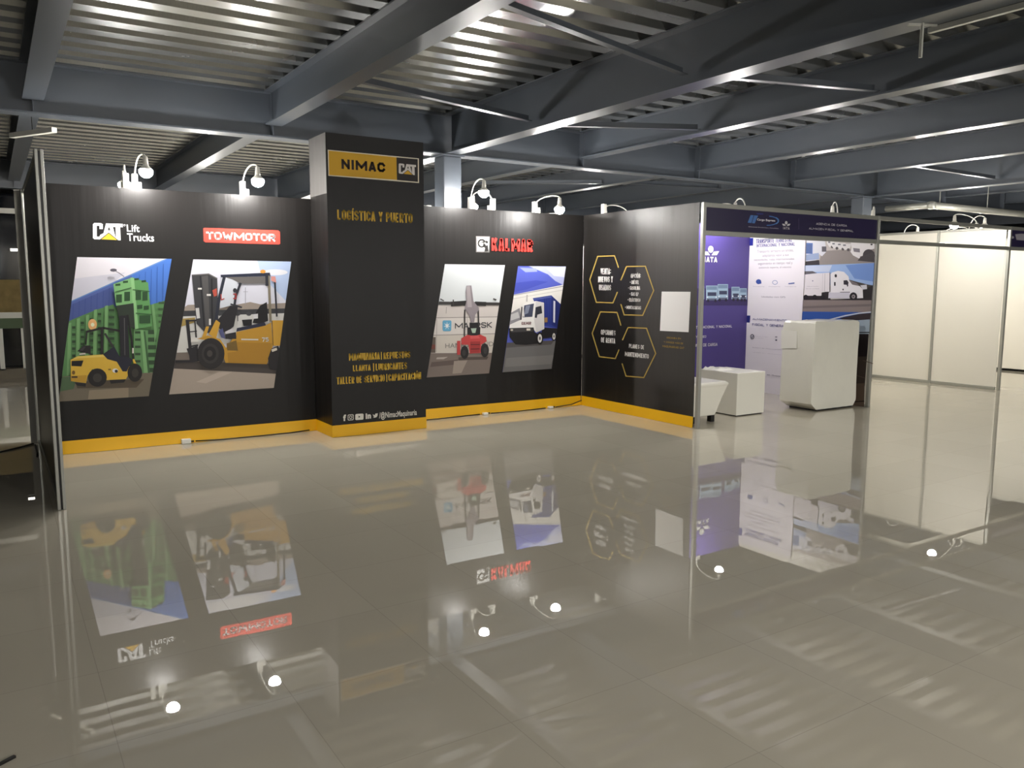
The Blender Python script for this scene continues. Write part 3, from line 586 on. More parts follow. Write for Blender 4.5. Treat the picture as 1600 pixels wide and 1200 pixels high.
cat_mark(P, 1155, 284, 1410, 434, 26, (222, 216, 210), (226, 170, 30), (44, 38, 37)); P.build('name_board', tw, 'yellow board with dark lettering and a black square')
ct2 = crop(470, 200, 4.8); P = Print(PT, ct2); TY_C = (230, 182, 40)
P.block(TY_C, 'LOGÍSTICA Y PUERTO', 272, 612, 838, 714, .17); P.build('text_line', tw)
ct3 = crop(470, 450, 4.8); P = Print(PT, ct3)
for line in [[('MAQUINARIA', 360, 492, 592, 534), ('|', 600, 484, 608, 532), ('REPUESTOS', 620, 482, 820, 524)],
             [('LLANTA', 390, 580, 524, 618), ('|', 540, 570, 550, 620), ('LUBRICANTES', 560, 568, 796, 606)],
             [('TALLER DE SERVICIO', 268, 670, 630, 700), ('|', 640, 650, 648, 698), ('CAPACITACIÓN', 656, 645, 902, 682)]]:
    P = Print(PT, ct3)
    for t, *a in line: P.block(TY_C, t, *a, .18)
    P.build('text_line', tw)
ct4 = crop(530, 630, 11.43); P = Print(PT, ct4); G = (222, 218, 208); BK = (44, 41, 39)
P.text(G, 'f', 68, 205, 122, 315, .06)
P.poly(G, [(165, 204), (240, 196), (256, 208), (256, 288), (242, 300), (168, 308), (152, 296), (152, 216)]); P.poly(BK, [(172, 214), (236, 206), (246, 214), (246, 282), (238, 290), (172, 296), (162, 288), (162, 222)]); P.ring(G, 203, 250, 22, 24, 9, 0, 360); P.ell(G, 232, 222, 5, 5)
P.poly(G, [(300, 192), (415, 184), (432, 198), (430, 280), (418, 292), (300, 300), (284, 288), (284, 206)]); P.poly(BK, [(342, 222), (342, 260), (376, 240)])
P.text(G, 'in', 466, 180, 566, 272, .06)
P.poly(G, [(596, 192), (612, 208), (634, 210), (640, 188), (656, 180), (672, 184), (688, 178), (682, 194), (680, 222), (662, 248), (630, 258), (600, 256), (622, 244), (604, 232), (612, 228), (600, 214)])
P.text(G, '/@NimacMaquinaria', 708, 160, 1382, 240, .02); P.build('social_icons', tw, 'white social media icons and handle')

# ---- side wall with hexagons
W = 2.092
sd = thing('side_wall', 'black printed cloth side wall with four yellow hexagon outlines and a white square', 'banner wall', (0, -1, 0))
cloth('cloth', sd, 'x', 0, -W+.02, -.002, .02, 2.5, M_side)
cloth('yellow_band', sd, 'x', -.004, -W+.022, -.006, .003, .13, M_yellow, 40, 4, 0, .014)
PS = Plane('x', 0.0); cs = crop(920, 395, 7.06); HX = (176, 146, 62)
P = Print(PS, cs)
for pts in [[(328, 160), (285, 33), (100, 40), (12, 296), (85, 546), (268, 552), (316, 436)], [(356, 300), (418, 152), (626, 148), (718, 416), (596, 690), (392, 684), (358, 570)],
            [(356, 798), (314, 658), (130, 652), (40, 888), (120, 1146), (296, 1166), (336, 1070)], [(376, 960), (436, 824), (640, 832), (742, 1110), (610, 1376), (414, 1360), (372, 1225)]]: P.line(HX, pts, 11)
P.build('hexagon_outlines', sd)
G = (226, 222, 216)
for lines in [[('VENTA:', (132, 172, 243, 238)), ('NUEVOS Y', (106, 262, 266, 326)), ('USADOS', (116, 352, 246, 416))], [('OPCIONES', (136, 846, 296, 916)), ('DE RENTA', (138, 932, 292, 1002))], [('PLANES DE', (445, 1004, 612, 1066)), ('MANTENIMIENTO', (402, 1090, 662, 1168))],
              [('OPCIÓN:', (466, 230, 574, 278)), ('• DIÉSEL', (456, 304, 554, 346)), ('• GASOLINA', (438, 368, 568, 410)), ('• GAS LP', (452, 434, 550, 476)), ('• ELÉCTRICO', (432, 500, 570, 542)), ('• MONTACARGAS', (404, 582, 578, 626))]]:
    P = Print(PS, cs)
    for t, a in lines: P.block(G, t, *a, .19)
    P.build('lettering', sd)
P = Print(PS, cs); P.poly((232, 229, 226), [(806, 428), (1124, 430), (1102, 876), (786, 860)]); P.build('white_square', sd, 'plain white printed square')
for t, a in [('ESCANEA EN', (862, 926, 1016, 956)), ('Y CONOCE MÁS DE', (830, 974, 1042, 1010)), ('MAQUINARIAS CAT', (816, 1018, 1054, 1062))]: P = Print(PS, cs); P.block((176, 140, 34), t, *a, .17); P.build('text_line', sd, 'small yellow line of lettering')
bp = thing('partition_panel', 'white panel behind the half of the hexagon wall nearest the corner', 'panel', (.05, -.55, 0))
boxpart('board', bp, .035, .041, -1.02, -.06, .04, 2.41, M_white); boxpart('rail', bp, .02, .056, -1.04, -.05, 2.41, 2.44, M_alu); boxpart('post', bp, .02, .056, -1.06, -1.022, 0, 2.44, M_alu)

# ---- left end frame, seen from outside
wg = thing('end_frame', 'narrow end wall of the black stand seen edge on, aluminium posts with dark cloth', 'end wall', (WL, -.7, 0))
M_wing = mat('dark_cloth_back', (70, 68, 66), .35, 0, .5)
boxpart('cloth', wg, WL-.006, WL+.006, -2.06, .72, .03, 2.47, M_wing)
for yy in (-2.106, .77, 0.02):
    if yy == 0.02: continue
    boxpart('post', wg, WL-.028, WL-.006, yy-.024, yy+.024, 0, 2.5, M_alu, .004); boxpart('post', wg, WL+.006, WL+.028, yy-.024, yy+.024, 0, 2.5, M_alu, .004)
    boxpart('post_core', wg, WL-.006, WL+.006, yy-.014, yy+.014, 0, 2.49, M_blackp)
boxpart('edge_panel', wg, WL-.085, WL-.03, .765, .785, 0, 2.5, mat('grey_panel', (120, 117, 108), .5))
boxpart('rail', wg, WL-.02, WL+.02, -2.08, .745, 2.47, 2.495, M_alu)
boxpart('rail', wg, WL-.02, WL+.02, -2.08, .745, 0.005, .035, M_alu)

# ================================================================== FREIGHT STAND (navy)
XB, XC = 3.15, 6.477
ff = thing('stand_frame', 'grey aluminium front frame of the navy freight stand, two posts and two rails', 'frame', (1.6, -W, 0), 'aluminium stand frames')
for x in (.022, XB+.02): post(ff, x, -W-.02, 0, 2.5, .044)
boxpart('rail', ff, .045, XB, -W-.035, -W-.005, 2.447, 2.498, M_alu, .004); boxpart('rail', ff, .045, XB, -W-.035, -W-.005, 2.145, 2.198, M_alu, .004)
fa = thing('fascia_board', 'navy fascia board of the freight stand with logo and white lettering', 'sign', (1.6, -W, 2.2), 'navy fascia boards')
M_navy = mat('navy_board', (46, 40, 72), .3, 0, .5)
boxpart('board', fa, .045, XB-.003, -W-.024, -W-.016, 2.198, 2.447, M_navy)
PF = Plane('y', -W-.024); cf = crop(1160, 310, 7.273); P = Print(PF, cf)
BL1 = (74, 122, 196)
P.poly(BL1, [(92, 190), (178, 196), (160, 230), (138, 284), (58, 276)]); P.line((46, 40, 72), [(128, 196), (104, 278)], 6); P.poly((60, 66, 140), [(150, 165), (240, 172), (232, 184), (170, 186)])
P.ring(BL1, 285, 254, 116, 52, 10, -80, 95, 20); P.ring((90, 140, 206), 285, 254, 122, 56, 8, -40, 40, 10)
P.text((226, 224, 232), 'Cargo Express', 162, 228, 366, 272, .03); P.text((200, 198, 210), 'Soluciones Económicas y Inmediatas', 64, 316, 404, 350, .01)
def globe_mark(P, c, cx, cy, s, txt, gap):
    P.ell(c, cx, cy-s*.55, s*.34, s*.45); P.poly(c, [(cx-s*1.1, cy-s*.3), (cx-s*.4, cy-s*.25), (cx-s*.1, cy+s*.25), (cx-s*.8, cy+s*.2)]); P.poly(c, [(cx+s*1.1, cy-s*.3), (cx+s*.4, cy-s*.25), (cx+s*.1, cy+s*.25), (cx+s*.8, cy+s*.2)])
    P.block(c, txt, cx-s*.85, cy+s*gap, cx+s*.85, cy+s*(gap+.75), .24)
globe_mark(P, (214, 210, 214), 492, 302, 44, 'IATA', .45); P.line((110, 104, 140), [(634, 228), (634, 352)], 3)
P.block((222, 218, 226), 'AGENCIA DE CARGA', 832, 276, 1180, 322, .17); P.block((222, 218, 226), 'ALMACÉN FISCAL Y GENERAL', 750, 330, 1254, 382, .17)
P.build('lettering', fa, 'blue swoosh logo and white capitals')
# back wall
bw = thing('back_wall_panel', 'navy printed back wall of the freight stand with parked trucks and white lettering', 'panel', (1.6, 0, 0))
M_purple = mat('navy_print', (74, 62, 128), .4, 0, .4)
boxpart('board', bw, .065, XB-.003, -.03, -.02, .03, 2.49, M_purple); boxpart('rail', bw, .065, XB-.003, -.035, -.015, 0, .03, M_alu)
PN = Plane('y', -.03); cn = crop(1080, 370, 5.217); P = Print(PN, cn)
P.rect((58, 46, 100), 40, 420, 460, 560); TK = (150, 178, 202); TD = (58, 64, 92)
for (x0, x1, y0, y1) in [(60, 106, 402, 530), (120, 212, 398, 536), (214, 298, 386, 530), (326, 392, 408, 528), (392, 450, 420, 530)]:
    P.rect(TK, x0, y0, x1, y1-20); P.rect((110, 134, 164), x0+4, y0+6, x1-4, y0+34); P.rect(TD, x0+12, y0+54, x1-8, y0+84); P.rect((92, 100, 126), x0+6, y1-34, x1-6, y1-18); P.ell((40, 36, 60), x0+16, y1-14, 10, 12); P.ell((40, 36, 60), x1-16, y1-14, 10, 12); P.ell((220, 226, 232), x0+10, y1-44, 6, 5); P.ell((220, 226, 232), x1-10, y1-44, 6, 5)
globe_mark(P, (238, 234, 240), 156, 136, 62, 'IATA', .42)
P.block((226, 222, 230), 'INTERNACIONAL Y NACIONAL', 10, 728, 330, 738, .17); P.block((226, 222, 230), 'TERRESTRE Y AÉREO', -90, 812, 118, 822, .17); P.block((226, 222, 230), 'AGENCIA INTERNACIONAL DE CARGA', -230, 886, 210, 888, .17)
P.build('lettering', bw, 'white truck row, globe emblem and lettering')
# partition on the right of the stand, printed
pw = thing('poster_wall', 'printed side wall of the freight stand, white text column beside truck photographs', 'poster wall', (XB, -1, 0))
boxpart('board', pw, XB, XB+.012, -W+.01, -.035, .03, 2.49, M_white)
PX = Plane('x', XB); ce = crop(1080, 370, 5.217)
P = Print(PX, crop(1240, 370, 8.571)); Hc = [(168, 0), (1120, 0), (1060, 2330), (90, 2330)]
P.h = None
# lower right half of the wall: sky, road, dark vehicle parts
u_edge = PX.px(1238, 500)[0]
P.poly((196, 186, 180), [(172, -20), (1100, 0), (1085, 380), (150, 380)])
P.poly((150, 140, 136), [(380, 190), (1085, 150), (1085, 390), (330, 390)])
P.poly((214, 214, 222), [(172, 30), (420, 40), (440, 200), (380, 262), (345, 230), (300, 320), (160, 330)]); P.poly((84, 118, 190), [(172, 80), (258, 84), (256, 230), (168, 226)])
for k in range(4): P.line((58, 66, 98), [(186+k*18, 100), (182+k*18, 220)], 6)
P.line((176, 70, 70), [(166, 262), (300, 232)], 6); P.poly((150, 168, 206), [(168, 240), (340, 215), (345, 300), (165, 320)]); P.poly((58, 52, 58), [(162, 330), (345, 310), (350, 378), (158, 384)]); P.rect((92, 88, 96), 380, 130, 440, 200)
for (x, y, s) in [(500, 90, 50), (560, 110, 56), (640, 120, 60), (710, 130, 64)]:
    P.poly((226, 222, 222), [(x-s, y-40), (x+s, y-36), (x+s*.8, y+20), (x-s*.3, y+50), (x-s, y)]); P.ell((90, 84, 86), x+s*.4, y+44, 18, 20); P.rect((120, 120, 130), x-s*.7, y-26, x-s*.1, y-8)
P.poly((232, 228, 228), [(770, 70), (1085, 60), (1085, 160), (1000, 180), (940, 250), (895, 262), (890, 296), (800, 250), (765, 200), (780, 150)]); P.poly((130, 124, 132), [(800, 150), (890, 160), (892, 210), (810, 200)]); P.ell((64, 58, 60), 1010, 250, 80, 84); P.ell((40, 36, 40), 1048, 104, 16, 10); P.poly((70, 64, 66), [(900, 270), (1085, 200), (1085, 340), (860, 320)])
P.poly((150, 182, 234), [(150, 384), (1085, 350), (1075, 520), (1066, 660), (150, 640)]); P.poly((112, 150, 222), [(700, 380), (1085, 350), (1070, 600), (820, 560)]); P.poly((196, 208, 236), [(160, 388), (520, 380), (480, 470), (158, 470)])
P.poly((96, 92, 98), [(152, 462), (260, 460), (320, 486), (150, 506)])
P.poly((72, 66, 60), [(750, 575), (880, 610), (1000, 640), (1065, 650), (1050, 850), (900, 840)]); P.poly((40, 36, 36), [(930, 720), (1060, 650), (1050, 860), (900, 850)])
P.poly((48, 42, 44), [(140, 785), (480, 730), (500, 840), (900, 822), (1050, 810), (1050, 860), (138, 850)])
P.poly((226, 219, 224), [(155, 506), (300, 490), (490, 480), (486, 735), (380, 740), (378, 790), (140, 788)]); P.line((150, 146, 152), [(425, 490), (420, 730)], 4); P.line((180, 174, 180), [(395, 492), (390, 735)], 3)
P.line((60, 56, 62), [(492, 480), (490, 740)], 9)
P.poly((232, 228, 234), [(500, 500), (520, 478), (600, 456), (680, 470), (740, 530), (752, 590), (790, 640), (890, 660), (930, 700), (936, 820), (860, 824), (845, 770), (800, 745), (760, 790), (750, 830), (470, 822), (476, 745), (500, 740)])
P.poly((206, 202, 214), [(476, 748), (760, 740), (748, 830), (470, 820)]); P.poly((50, 46, 54), [(674, 585), (720, 580), (742, 610), (735, 645), (676, 640)]); P.poly((120, 110, 112), [(742, 575), (850, 620), (890, 655), (790, 640)]); P.ell((48, 44, 50), 570, 522, 16, 22); P.rect((48, 44, 50), 548, 606, 568, 656); P.ell((60, 56, 62), 668, 706, 9, 12); P.ell((40, 38, 42), 728, 650, 9, 18); P.line((60, 56, 62), [(630, 742), (760, 740)], 7)
P.ell((36, 32, 36), 806, 800, 52, 56); P.ell((150, 140, 142), 808, 800, 24, 27); P.ell((50, 46, 50), 806, 800, 10, 11); P.poly((212, 210, 218), [(900, 650), (985, 640), (990, 700), (930, 706)])
for x in (170, 290, 400): P.ell((38, 34, 38), x, 810, 32, 34)
P.text((92, 96, 130), '◦ Cargo', 236, 600, 288, 622) if False else P.ell((120, 120, 150), 262, 590, 8, 8); P.text((110, 106, 120), 'Seguimiento', 184, 660, 342, 668); P.text((110, 106, 120), 'de la unidad', 172, 690, 346, 698)
P.poly((138, 124, 120), [(136, 846), (1052, 850), (1040, 1010), (124, 1005)]); P.poly((116, 104, 104), [(130, 930), (1048, 900), (1046, 930), (128, 960)])
P.poly((44, 84, 168), [(126, 1000), (1040, 1010), (1030, 1080), (850, 1060), (640, 1120), (100, 1130)]); P.line((196, 202, 214), [(480, 1112), (700, 1056), (880, 1024), (1040, 1008)], 16)
P.poly((52, 42, 46), [(620, 1090), (880, 1034), (1040, 1020), (1030, 1105), (900, 1120), (800, 1118), (680, 1115)])
P.poly((152, 168, 184), [(100, 1130), (640, 1110), (800, 1122), (1030, 1105), (1020, 1300), (80, 1300)]); P.line((40, 38, 42), [(80, 1285), (1020, 1280)], 14)
P.poly((34, 26, 28), [(80, 1305), (1015, 1300), (990, 1640), (60, 1640)]); P.poly((74, 62, 54), [(60, 1640), (990, 1600), (960, 2000), (40, 2000)])
for k in range(9): P.line((150, 138, 122) if k % 3 == 0 else (104, 88, 74), [(60+k*110, 1640+(k*67) % 260), (60+k*110+130, 1680+(k*67) % 260)], 10)
P.poly((112, 92, 76), [(40, 2000), (960, 1960), (950, 2330), (20, 2400)]); P.line((56, 44, 38), [(30, 2260), (950, 2200)], 16)
P.build('printed_photograph', pw, 'truck photographs')
P = Print(PX, ce, lift=.016); NB = (72, 74, 150); GT = (150, 142, 158)
P.poly((232, 226, 236), [(470, -60), (940, -60), (930, 300), (868, 1330), (415, 1330)])
NBX = (40, 48, 160)
P.poly(NBX, [(466, 12), (512, 10), (510, 72), (464, 74)]); P.poly((38, 44, 128), [(432, 640), (488, 642), (484, 700), (428, 696)])
P.block(NB, 'TRANSPORTE TERRESTRE', 536, 20, 830, 40, .17); P.block(NB, 'INTERNACIONAL Y NACIONAL', 538, 60, 852, 72, .17)
for t, a in [('Transporte terrestre sin límites,', (545, 108, 840, 128)), ('adaptamos valor a sus', (588, 142, 800, 164)), ('necesidades, rutas internacionales', (520, 180, 845, 190)), ('seguimiento en tiempo real y', (552, 208, 832, 228)), ('asistencia experta, al máximo', (558, 244, 822, 258)), ('Unidades con GPS', (580, 482, 774, 498)), ]: P.text(GT, t, *a, .005)
P.ell((58, 84, 168), 556, 366, 22, 20); P.poly((58, 84, 168), [(560, 370), (580, 372), (578, 382), (556, 384)]); P.ring((120, 140, 190), 690, 372, 20, 16, 4); P.poly((86, 108, 180), [(800, 378), (850, 372), (850, 382), (800, 386)])
for x in (510, 638, 770): P.text(GT, 'Transporte', x, 402, x+94, 410); 
P.block(NB, 'ALMACENAMIENTO', 508, 662, 786, 690, .17); P.block(NB, 'FISCAL Y GENERAL', 506, 704, 780, 738, .17)
P.ring((70, 70, 90), 506, 814, 14, 18, 5); P.line((60, 60, 90), [(500, 814), (506, 822), (516, 806)], 4); P.text(GT, 'Instalaciones', 528, 808, 632, 818); P.text(GT, 'certificadas', 528, 822, 600, 830)
P.ell((70, 70, 90), 702, 842, 8, 6); P.ell(GT, 702, 816, 10, 5)
for t, a in [('Espacio de almacenamiento de', (510, 898, 800, 930)), ('12,000 m², ya hemos sido', (508, 938, 800, 968)), ('rápida y en seguridad con', (504, 982, 795, 1010)), ('gestión (WMS) para control', (498, 1020, 792, 1050)), ('detalle de su inventario', (548, 1058, 786, 1084))]: P.text(GT, t, *a, .005)
P.text((90, 80, 110), 'en Guatemala', 628, 1118, 790, 1146, .02)
P.build('printed_text', pw, 'white column of purple headings and grey text')
boxpart('rail', pw, XB-.004, XB+.016, -W+.01, -.035, 0, .03, M_alu)

# ---- wrapped counter
ct = thing('wrapped_counter', 'tall white counter wrapped in plastic film at the front of the freight stand', 'counter', (2.55, -1.77, 0))
def film_box(x0, x1, y0, y1, levels, m, nx=10, ny=6, seed=1, amp=.008):
    """a boxy skin lofted through (z, inset on the left, inset elsewhere, extra) levels with slight creases"""
    rnd = random.Random(seed); b = MB(); V = []; ring = []
    for (z, il, io, wob) in levels:
        a0, a1, b0, b1 = x0+il, x1-io, y0+io, y1-io; pts = []
        for i in range(nx): pts.append((a0+(a1-a0)*i/nx, b0))
        for i in range(ny): pts.append((a1, b0+(b1-b0)*i/ny))
        for i in range(nx): pts.append((a1-(a1-a0)*i/nx, b1))
        for i in range(ny): pts.append((a0, b1-(b1-b0)*i/ny))
        V += [(x+rnd.uniform(-amp, amp)*wob, y+rnd.uniform(-amp, amp)*wob, z+rnd.uniform(-1, 1)*.006*wob) for x, y in pts]
    n = 2*(nx+ny); F = []
    for j in range(len(levels)-1):
        for k in range(n): F.append((j*n+k, j*n+(k+1) % n, (j+1)*n+(k+1) % n, (j+1)*n+k))
    F.append(tuple(range(n))[::-1]); F.append(tuple((len(levels)-1)*n+k for k in range(n)))
    b.add(V, F, m); return b
lv = [(.02, .13, .02, .3), (.10, .005, .0, .5), (.13, 0, 0, .6)] + [(.13+.16*k, 0, 0, .7) for k in range(1, 6)] + [(1.06, 0, 0, .7), (1.125, .006, .003, 1.0), (1.15, .035, .014, 1.4)]
o = film_box(2.11, 3.02, -2.03, -1.54, lv, M_film).build('body', ct, True); ctb = o
e = o.modifiers.new('edge', 'EDGE_SPLIT'); e.split_angle = math.radians(35)
boxpart('plinth', ct, 2.26, 2.99, -2.0, -1.58, 0, .03, M_blackp)
cc = crop(1180, 480, 6.665)
pa = [on_x(*cc(*q), 2.1) for q in [(272, 238), (438, 250), (432, 425), (270, 430)]]
b = MB(); b.add([(2.098, v.y, v.z) for v in pa]+[(2.102, v.y, v.z) for v in pa], [(0, 1, 2, 3), (4, 7, 6, 5), (0, 4, 5, 1), (1, 5, 6, 2), (2, 6, 7, 3), (3, 7, 4, 0)], M_plastic); b.build('taped_sheet', ctb)
# ---- white cube table
cu = thing('cube_table', 'low white cube table beside the tapered pouf in the freight stand', 'table', (1.28, -1.45, 0))
boxpart('body', cu, 1.03, 1.535, -1.77, -1.12, .012, .535, M_gloss, .008); boxpart('foot_frame', cu, 1.05, 1.515, -1.75, -1.14, 0, .012, M_blackp)
b = MB(); rnd = random.Random(3); n = 9; V = []
for j in range(n):
    for i in range(n):
        x = 1.035+.40*i/(n-1); y = -1.48+.34*j/(n-1); ed = min(i, j, n-1-i, n-1-j)
        V.append((x+rnd.uniform(-.008, .008), y, .5365+(rnd.uniform(.008, .04) if ed > 0 else 0)*(1.2-i/(n-1))))
b.add(V, [(j*n+i, j*n+i+1, (j+1)*n+i+1, (j+1)*n+i) for j in range(n-1) for i in range(n-1)], M_film)
tag(b.build('plastic_film', None, True), 'crumpled clear plastic film lying on the low white cube table', 'film')
# ---- tapered pouf
po = thing('pouf', 'white tapered pouf on black block feet behind the hexagon side wall', 'pouf', (.35, -1.7, 0))
b = MB(); x0, x1, y0, y1 = .09, .66, -1.98, -1.42
L4 = [(.075, .11), (.10, .10), (.30, .05), (.43, .012), (.455, 0), (.475, .008), (.485, .03)]; V = []
for z, i in L4: V += [(x0+i, y0+i, z), (x1-i, y0+i, z), (x1-i, y1-i, z), (x0+i, y1-i, z)]
b.add(V, [(4*j+k, 4*j+(k+1) % 4, 4*j+4+(k+1) % 4, 4*j+4+k) for j in range(len(L4)-1) for k in range(4)]+[(3, 2, 1, 0), tuple(4*len(L4)-4+k for k in range(4))], M_gloss); b.build('body', po, False, .01)
for x in (x0+.14, x1-.14):
    for yy in (y0+.14, y1-.14): boxpart('foot', po, x-.03, x+.03, yy-.03, yy+.03, 0, .078, M_blackp)

# ================================================================== EMPTY WHITE STAND
wf = thing('stand_frame', 'grey aluminium front frame of the empty white stand, rails with no fascia board', 'frame', (4.8, -W, 0), 'aluminium stand frames')
post(wf, XC+.02, -W-.02, 0, 2.5, .044)
boxpart('rail', wf, XB+.045, XC, -W-.035, -W-.005, 2.447, 2.498, M_alu, .004); boxpart('rail', wf, XB+.045, XC, -W-.035, -W-.005, 2.145, 2.198, M_alu, .004)
for nm, ya, yb in [('nearest the walkway', -W+.02, -1.042), ('nearest the back corner', -1.0, .03)]:
    o = thing('partition_panel', 'white side panel of the empty stand, the one '+nm, 'panel', (XC, (ya+yb)/2, 0), 'white side panels')
    boxpart('board', o, XC, XC+.006, ya, yb, .045, 2.46, M_white); boxpart('rail', o, XC-.014, XC+.02, ya, yb, 0, .045, M_alu, .004); boxpart('rail', o, XC-.014, XC+.02, ya, yb, 2.46, 2.498, M_alu, .004)
    boxpart('post', o, XC-.02, XC+.026, yb+.002, yb+.04, 0, 2.5, M_alu, .004)
for i in range(3):
    a = XB+.06+i*1.1; c = a+1.06
    o = thing('partition_panel', ['white back panel of the empty stand beside the poster wall', 'white middle back panel of the empty stand', 'white back panel of the empty stand at the far corner'][i], 'panel', ((a+c)/2, .05, 0), 'white back panels')
    boxpart('board', o, a, c, .05, .056, .045, 2.46, M_white); boxpart('rail', o, a, c, .036, .07, 0, .045, M_alu); boxpart('rail', o, a, c, .036, .07, 2.46, 2.498, M_alu)
# next stand on the right edge
f3 = thing('fascia_board', 'navy fascia board of the last stand, cut by the photo edge, grey lettering', 'sign', (8, -W, 2.2), 'navy fascia boards')
boxpart('board', f3, XC+.045, XC+3.2, -W-.024, -W-.016, 2.198, 2.447, M_navy); boxpart('rail', f3, XC+.045, XC+3.2, -W-.035, -W-.005, 2.447, 2.498, M_alu); boxpart('rail', f3, XC+.045, XC+3.2, -W-.035, -W-.005, 2.145, 2.198, M_alu)
P = Print(PF); P.ell((170, 166, 172), 1582, 371, 2, 2); P.poly((150, 146, 156), [(1586, 366), (1596, 365), (1640, 369), (1640, 378), (1588, 375)]); P.build('printed_logo', f3)
for i in range(3):
    a = XC+.06+i*1.04; c = a+1.0
    o = thing('partition_panel', ['bright white back panel of the last stand next to the white side wall', 'second white back panel of the last stand', 'third white back panel of the last stand'][i], 'panel', ((a+c)/2, .05, 0), 'bright back panels of the last stand')
    boxpart('board', o, a, c, .05, .056, .045, 2.46, M_white); boxpart('rail', o, a, c, .036, .07, 0, .045, M_alu); boxpart('rail', o, a, c, .036, .07, 2.46, 2.498, M_alu); boxpart('post', o, c, c+.04, .03, .07, 0, 2.5, M_alu)
o = thing('partition_panel', 'white end panel closing the last stand on the far right', 'panel', (XC+3.2, -1, 0))
boxpart('board', o, XC+3.2, XC+3.206, -W, .05, .045, 2.46, M_white); boxpart('rail', o, XC+3.19, XC+3.22, -W, .05, 2.46, 2.498, M_alu); boxpart('post', o, XC+3.18, XC+3.22, -W-.04, -W, 0, 2.5, M_alu)

# ================================================================== ARM LAMPS
def arm_lamp(base, bulb, label, lit=True, group='arm lamps along the stands', box=True, hang=.07):
    base, bulb = Vector(base), Vector(bulb)
    o = thing('arm_lamp', label, 'lamp', base, group)
    top = bulb + Vector((0, 0, hang+.055)); d = (top-base); d.z = 0; d = d.normalized() if d.length > 1e-4 else Vector((0, -1, 0)); sdv = Vector((-d.y, d.x, 0))
    if box:
        b = MB(); c = base+Vector((0, 0, .065)); b.bar(c-Vector((0, 0, .065)), c+Vector((0, 0, .075)), .05, .06, M_plastic); gb = b.build('gear_box', o, bevel=.004)
        b = MB(); b.bar(base+d*.04+sdv*.03-Vector((0, 0, .004)), base+d*.04+sdv*.03+Vector((0, 0, .06)), .03, .03, M_plastic); b.build('clamp', gb)
    if not box:
        b = MB(); b.bar(base-Vector((0, 0, .03)), base+Vector((0, 0, .05)), .03, .035, M_plastic); b.build('clamp', o, bevel=.003)
    s = base+Vector((0, 0, .09 if box else .04)); hi = max(top.z, s.z)+.045; pts = []
    p0, p1, p2, p3 = s, Vector((*(s+d*.05).xy, hi+.02)), Vector((*(top-d*.08).xy, hi+.02)), top+Vector((0, 0, .012))
    for k in range(13):
        t = k/12; pts.append(p0*(1-t)**3+p1*3*t*(1-t)**2+p2*3*t*t*(1-t)+p3*t**3)
    b = MB(); b.tube(pts, .007, M_plastic, 8); b.build('arm', o, True)
    b = MB(); b.lathe(bulb+Vector((0, 0, .05)), [(.012, .085), (.02, .08), (.022, .05), (.026, .0)], M_plastic, 12); so = b.build('socket', o, True)
    b = MB(); b.lathe(bulb, [(.02, .062), (.032, .045), (.052, .026), (.058, .014)], M_plastic, 14); b.build('collar', so, True)
    b = MB(); b.lathe(bulb, [(.058, .014), (.062, 0), (.060, -.018), (.048, -.041), (.025, -.057), (.004, -.062)], {'shaded': M_bulbfill, True: M_bulb, 'soft': M_bulbdim, False: M_bulboff}[lit], 14); b.build('bulb', so, True)
    return o
Z = 2.5
arm_lamp((-5.36, .05, Z), (-5.31, -.30, 2.63), 'lit arm lamp over the green crate photograph, bulb in front of the wall')
arm_lamp((-5.44, .05, Z), (-5.40, .42, 2.575), 'lit arm lamp over the green crate photograph, bulb behind the wall')
arm_lamp((-4.35, .05, Z), (-4.30, -.34, 2.61), 'lit arm lamp over the ochre forklift photograph')
arm_lamp((-1.67, .05, Z), (-1.735, -.375, 2.655), 'lit arm lamp next to the steel column, bulb in front of the wall')
arm_lamp((-1.36, .05, Z), (-1.32, .60, 2.595), 'lit arm lamp next to the steel column, bulb behind the wall')
arm_lamp((-.74, .05, Z), (-.735, -.475, 2.51), 'lit arm lamp above the terminal truck photograph by the corner')
arm_lamp((.05, -.35, Z-.02), (.42, -.42, 2.36), 'arm lamp hooked over the corner of the hexagon wall', False)
p = on_y(1149, 317, -1.80); arm_lamp((p.x-.12, -W+.03, Z-.06), (p.x, -1.80, p.z-.13), 'arm lamp behind the navy fascia, the one beside the hexagon wall', 'soft', box=False)
p = on_y(1301, 322, -1.80); arm_lamp((p.x-.25, -W+.03, Z-.06), (p.x, -1.80, p.z-.13), 'arm lamp behind the navy fascia, over the white capitals', False, box=False)
p = on_y(1364, 329, -1.80); arm_lamp((p.x-.35, -W+.03, Z-.06), (p.x, -1.80, p.z-.13), 'arm lamp behind the navy fascia, at its far post', False, box=False)
arm_lamp((2.23, .01, Z-.02), (2.23, -.476, 2.58), 'lit arm lamp on the back wall of the freight stand', 'soft')
p = on_x(1491, 351, 5.4); arm_lamp((XC, p.y+.25, Z+.03), (5.4, p.y, p.z), 'lit arm lamp glowing over the white side panel', 'soft', box=False)
p = on_x(1434, 358, 6.85); arm_lamp((XC+.01, p.y+.02, Z-.06), (6.85, p.y, p.z-.10), 'arm lamp on the far side of the white side panel, toward the back corner', 'soft', box=False)
p = on_x(1539, 344, 6.85); arm_lamp((XC+.01, p.y+.05, Z-.06), (6.85, p.y, p.z-.10), 'arm lamp on the far side of the white side panel, toward the walkway', 'soft', box=False)
arm_lamp((4.4, .03, Z-.04), (4.4, -.35, 2.35), 'lit arm lamp on the back wall of the empty white stand', 'soft')
arm_lamp((8.4, .03, Z-.04), (8.4, -.42, 2.5), 'lit arm lamp on the back wall of the last stand', 'soft')
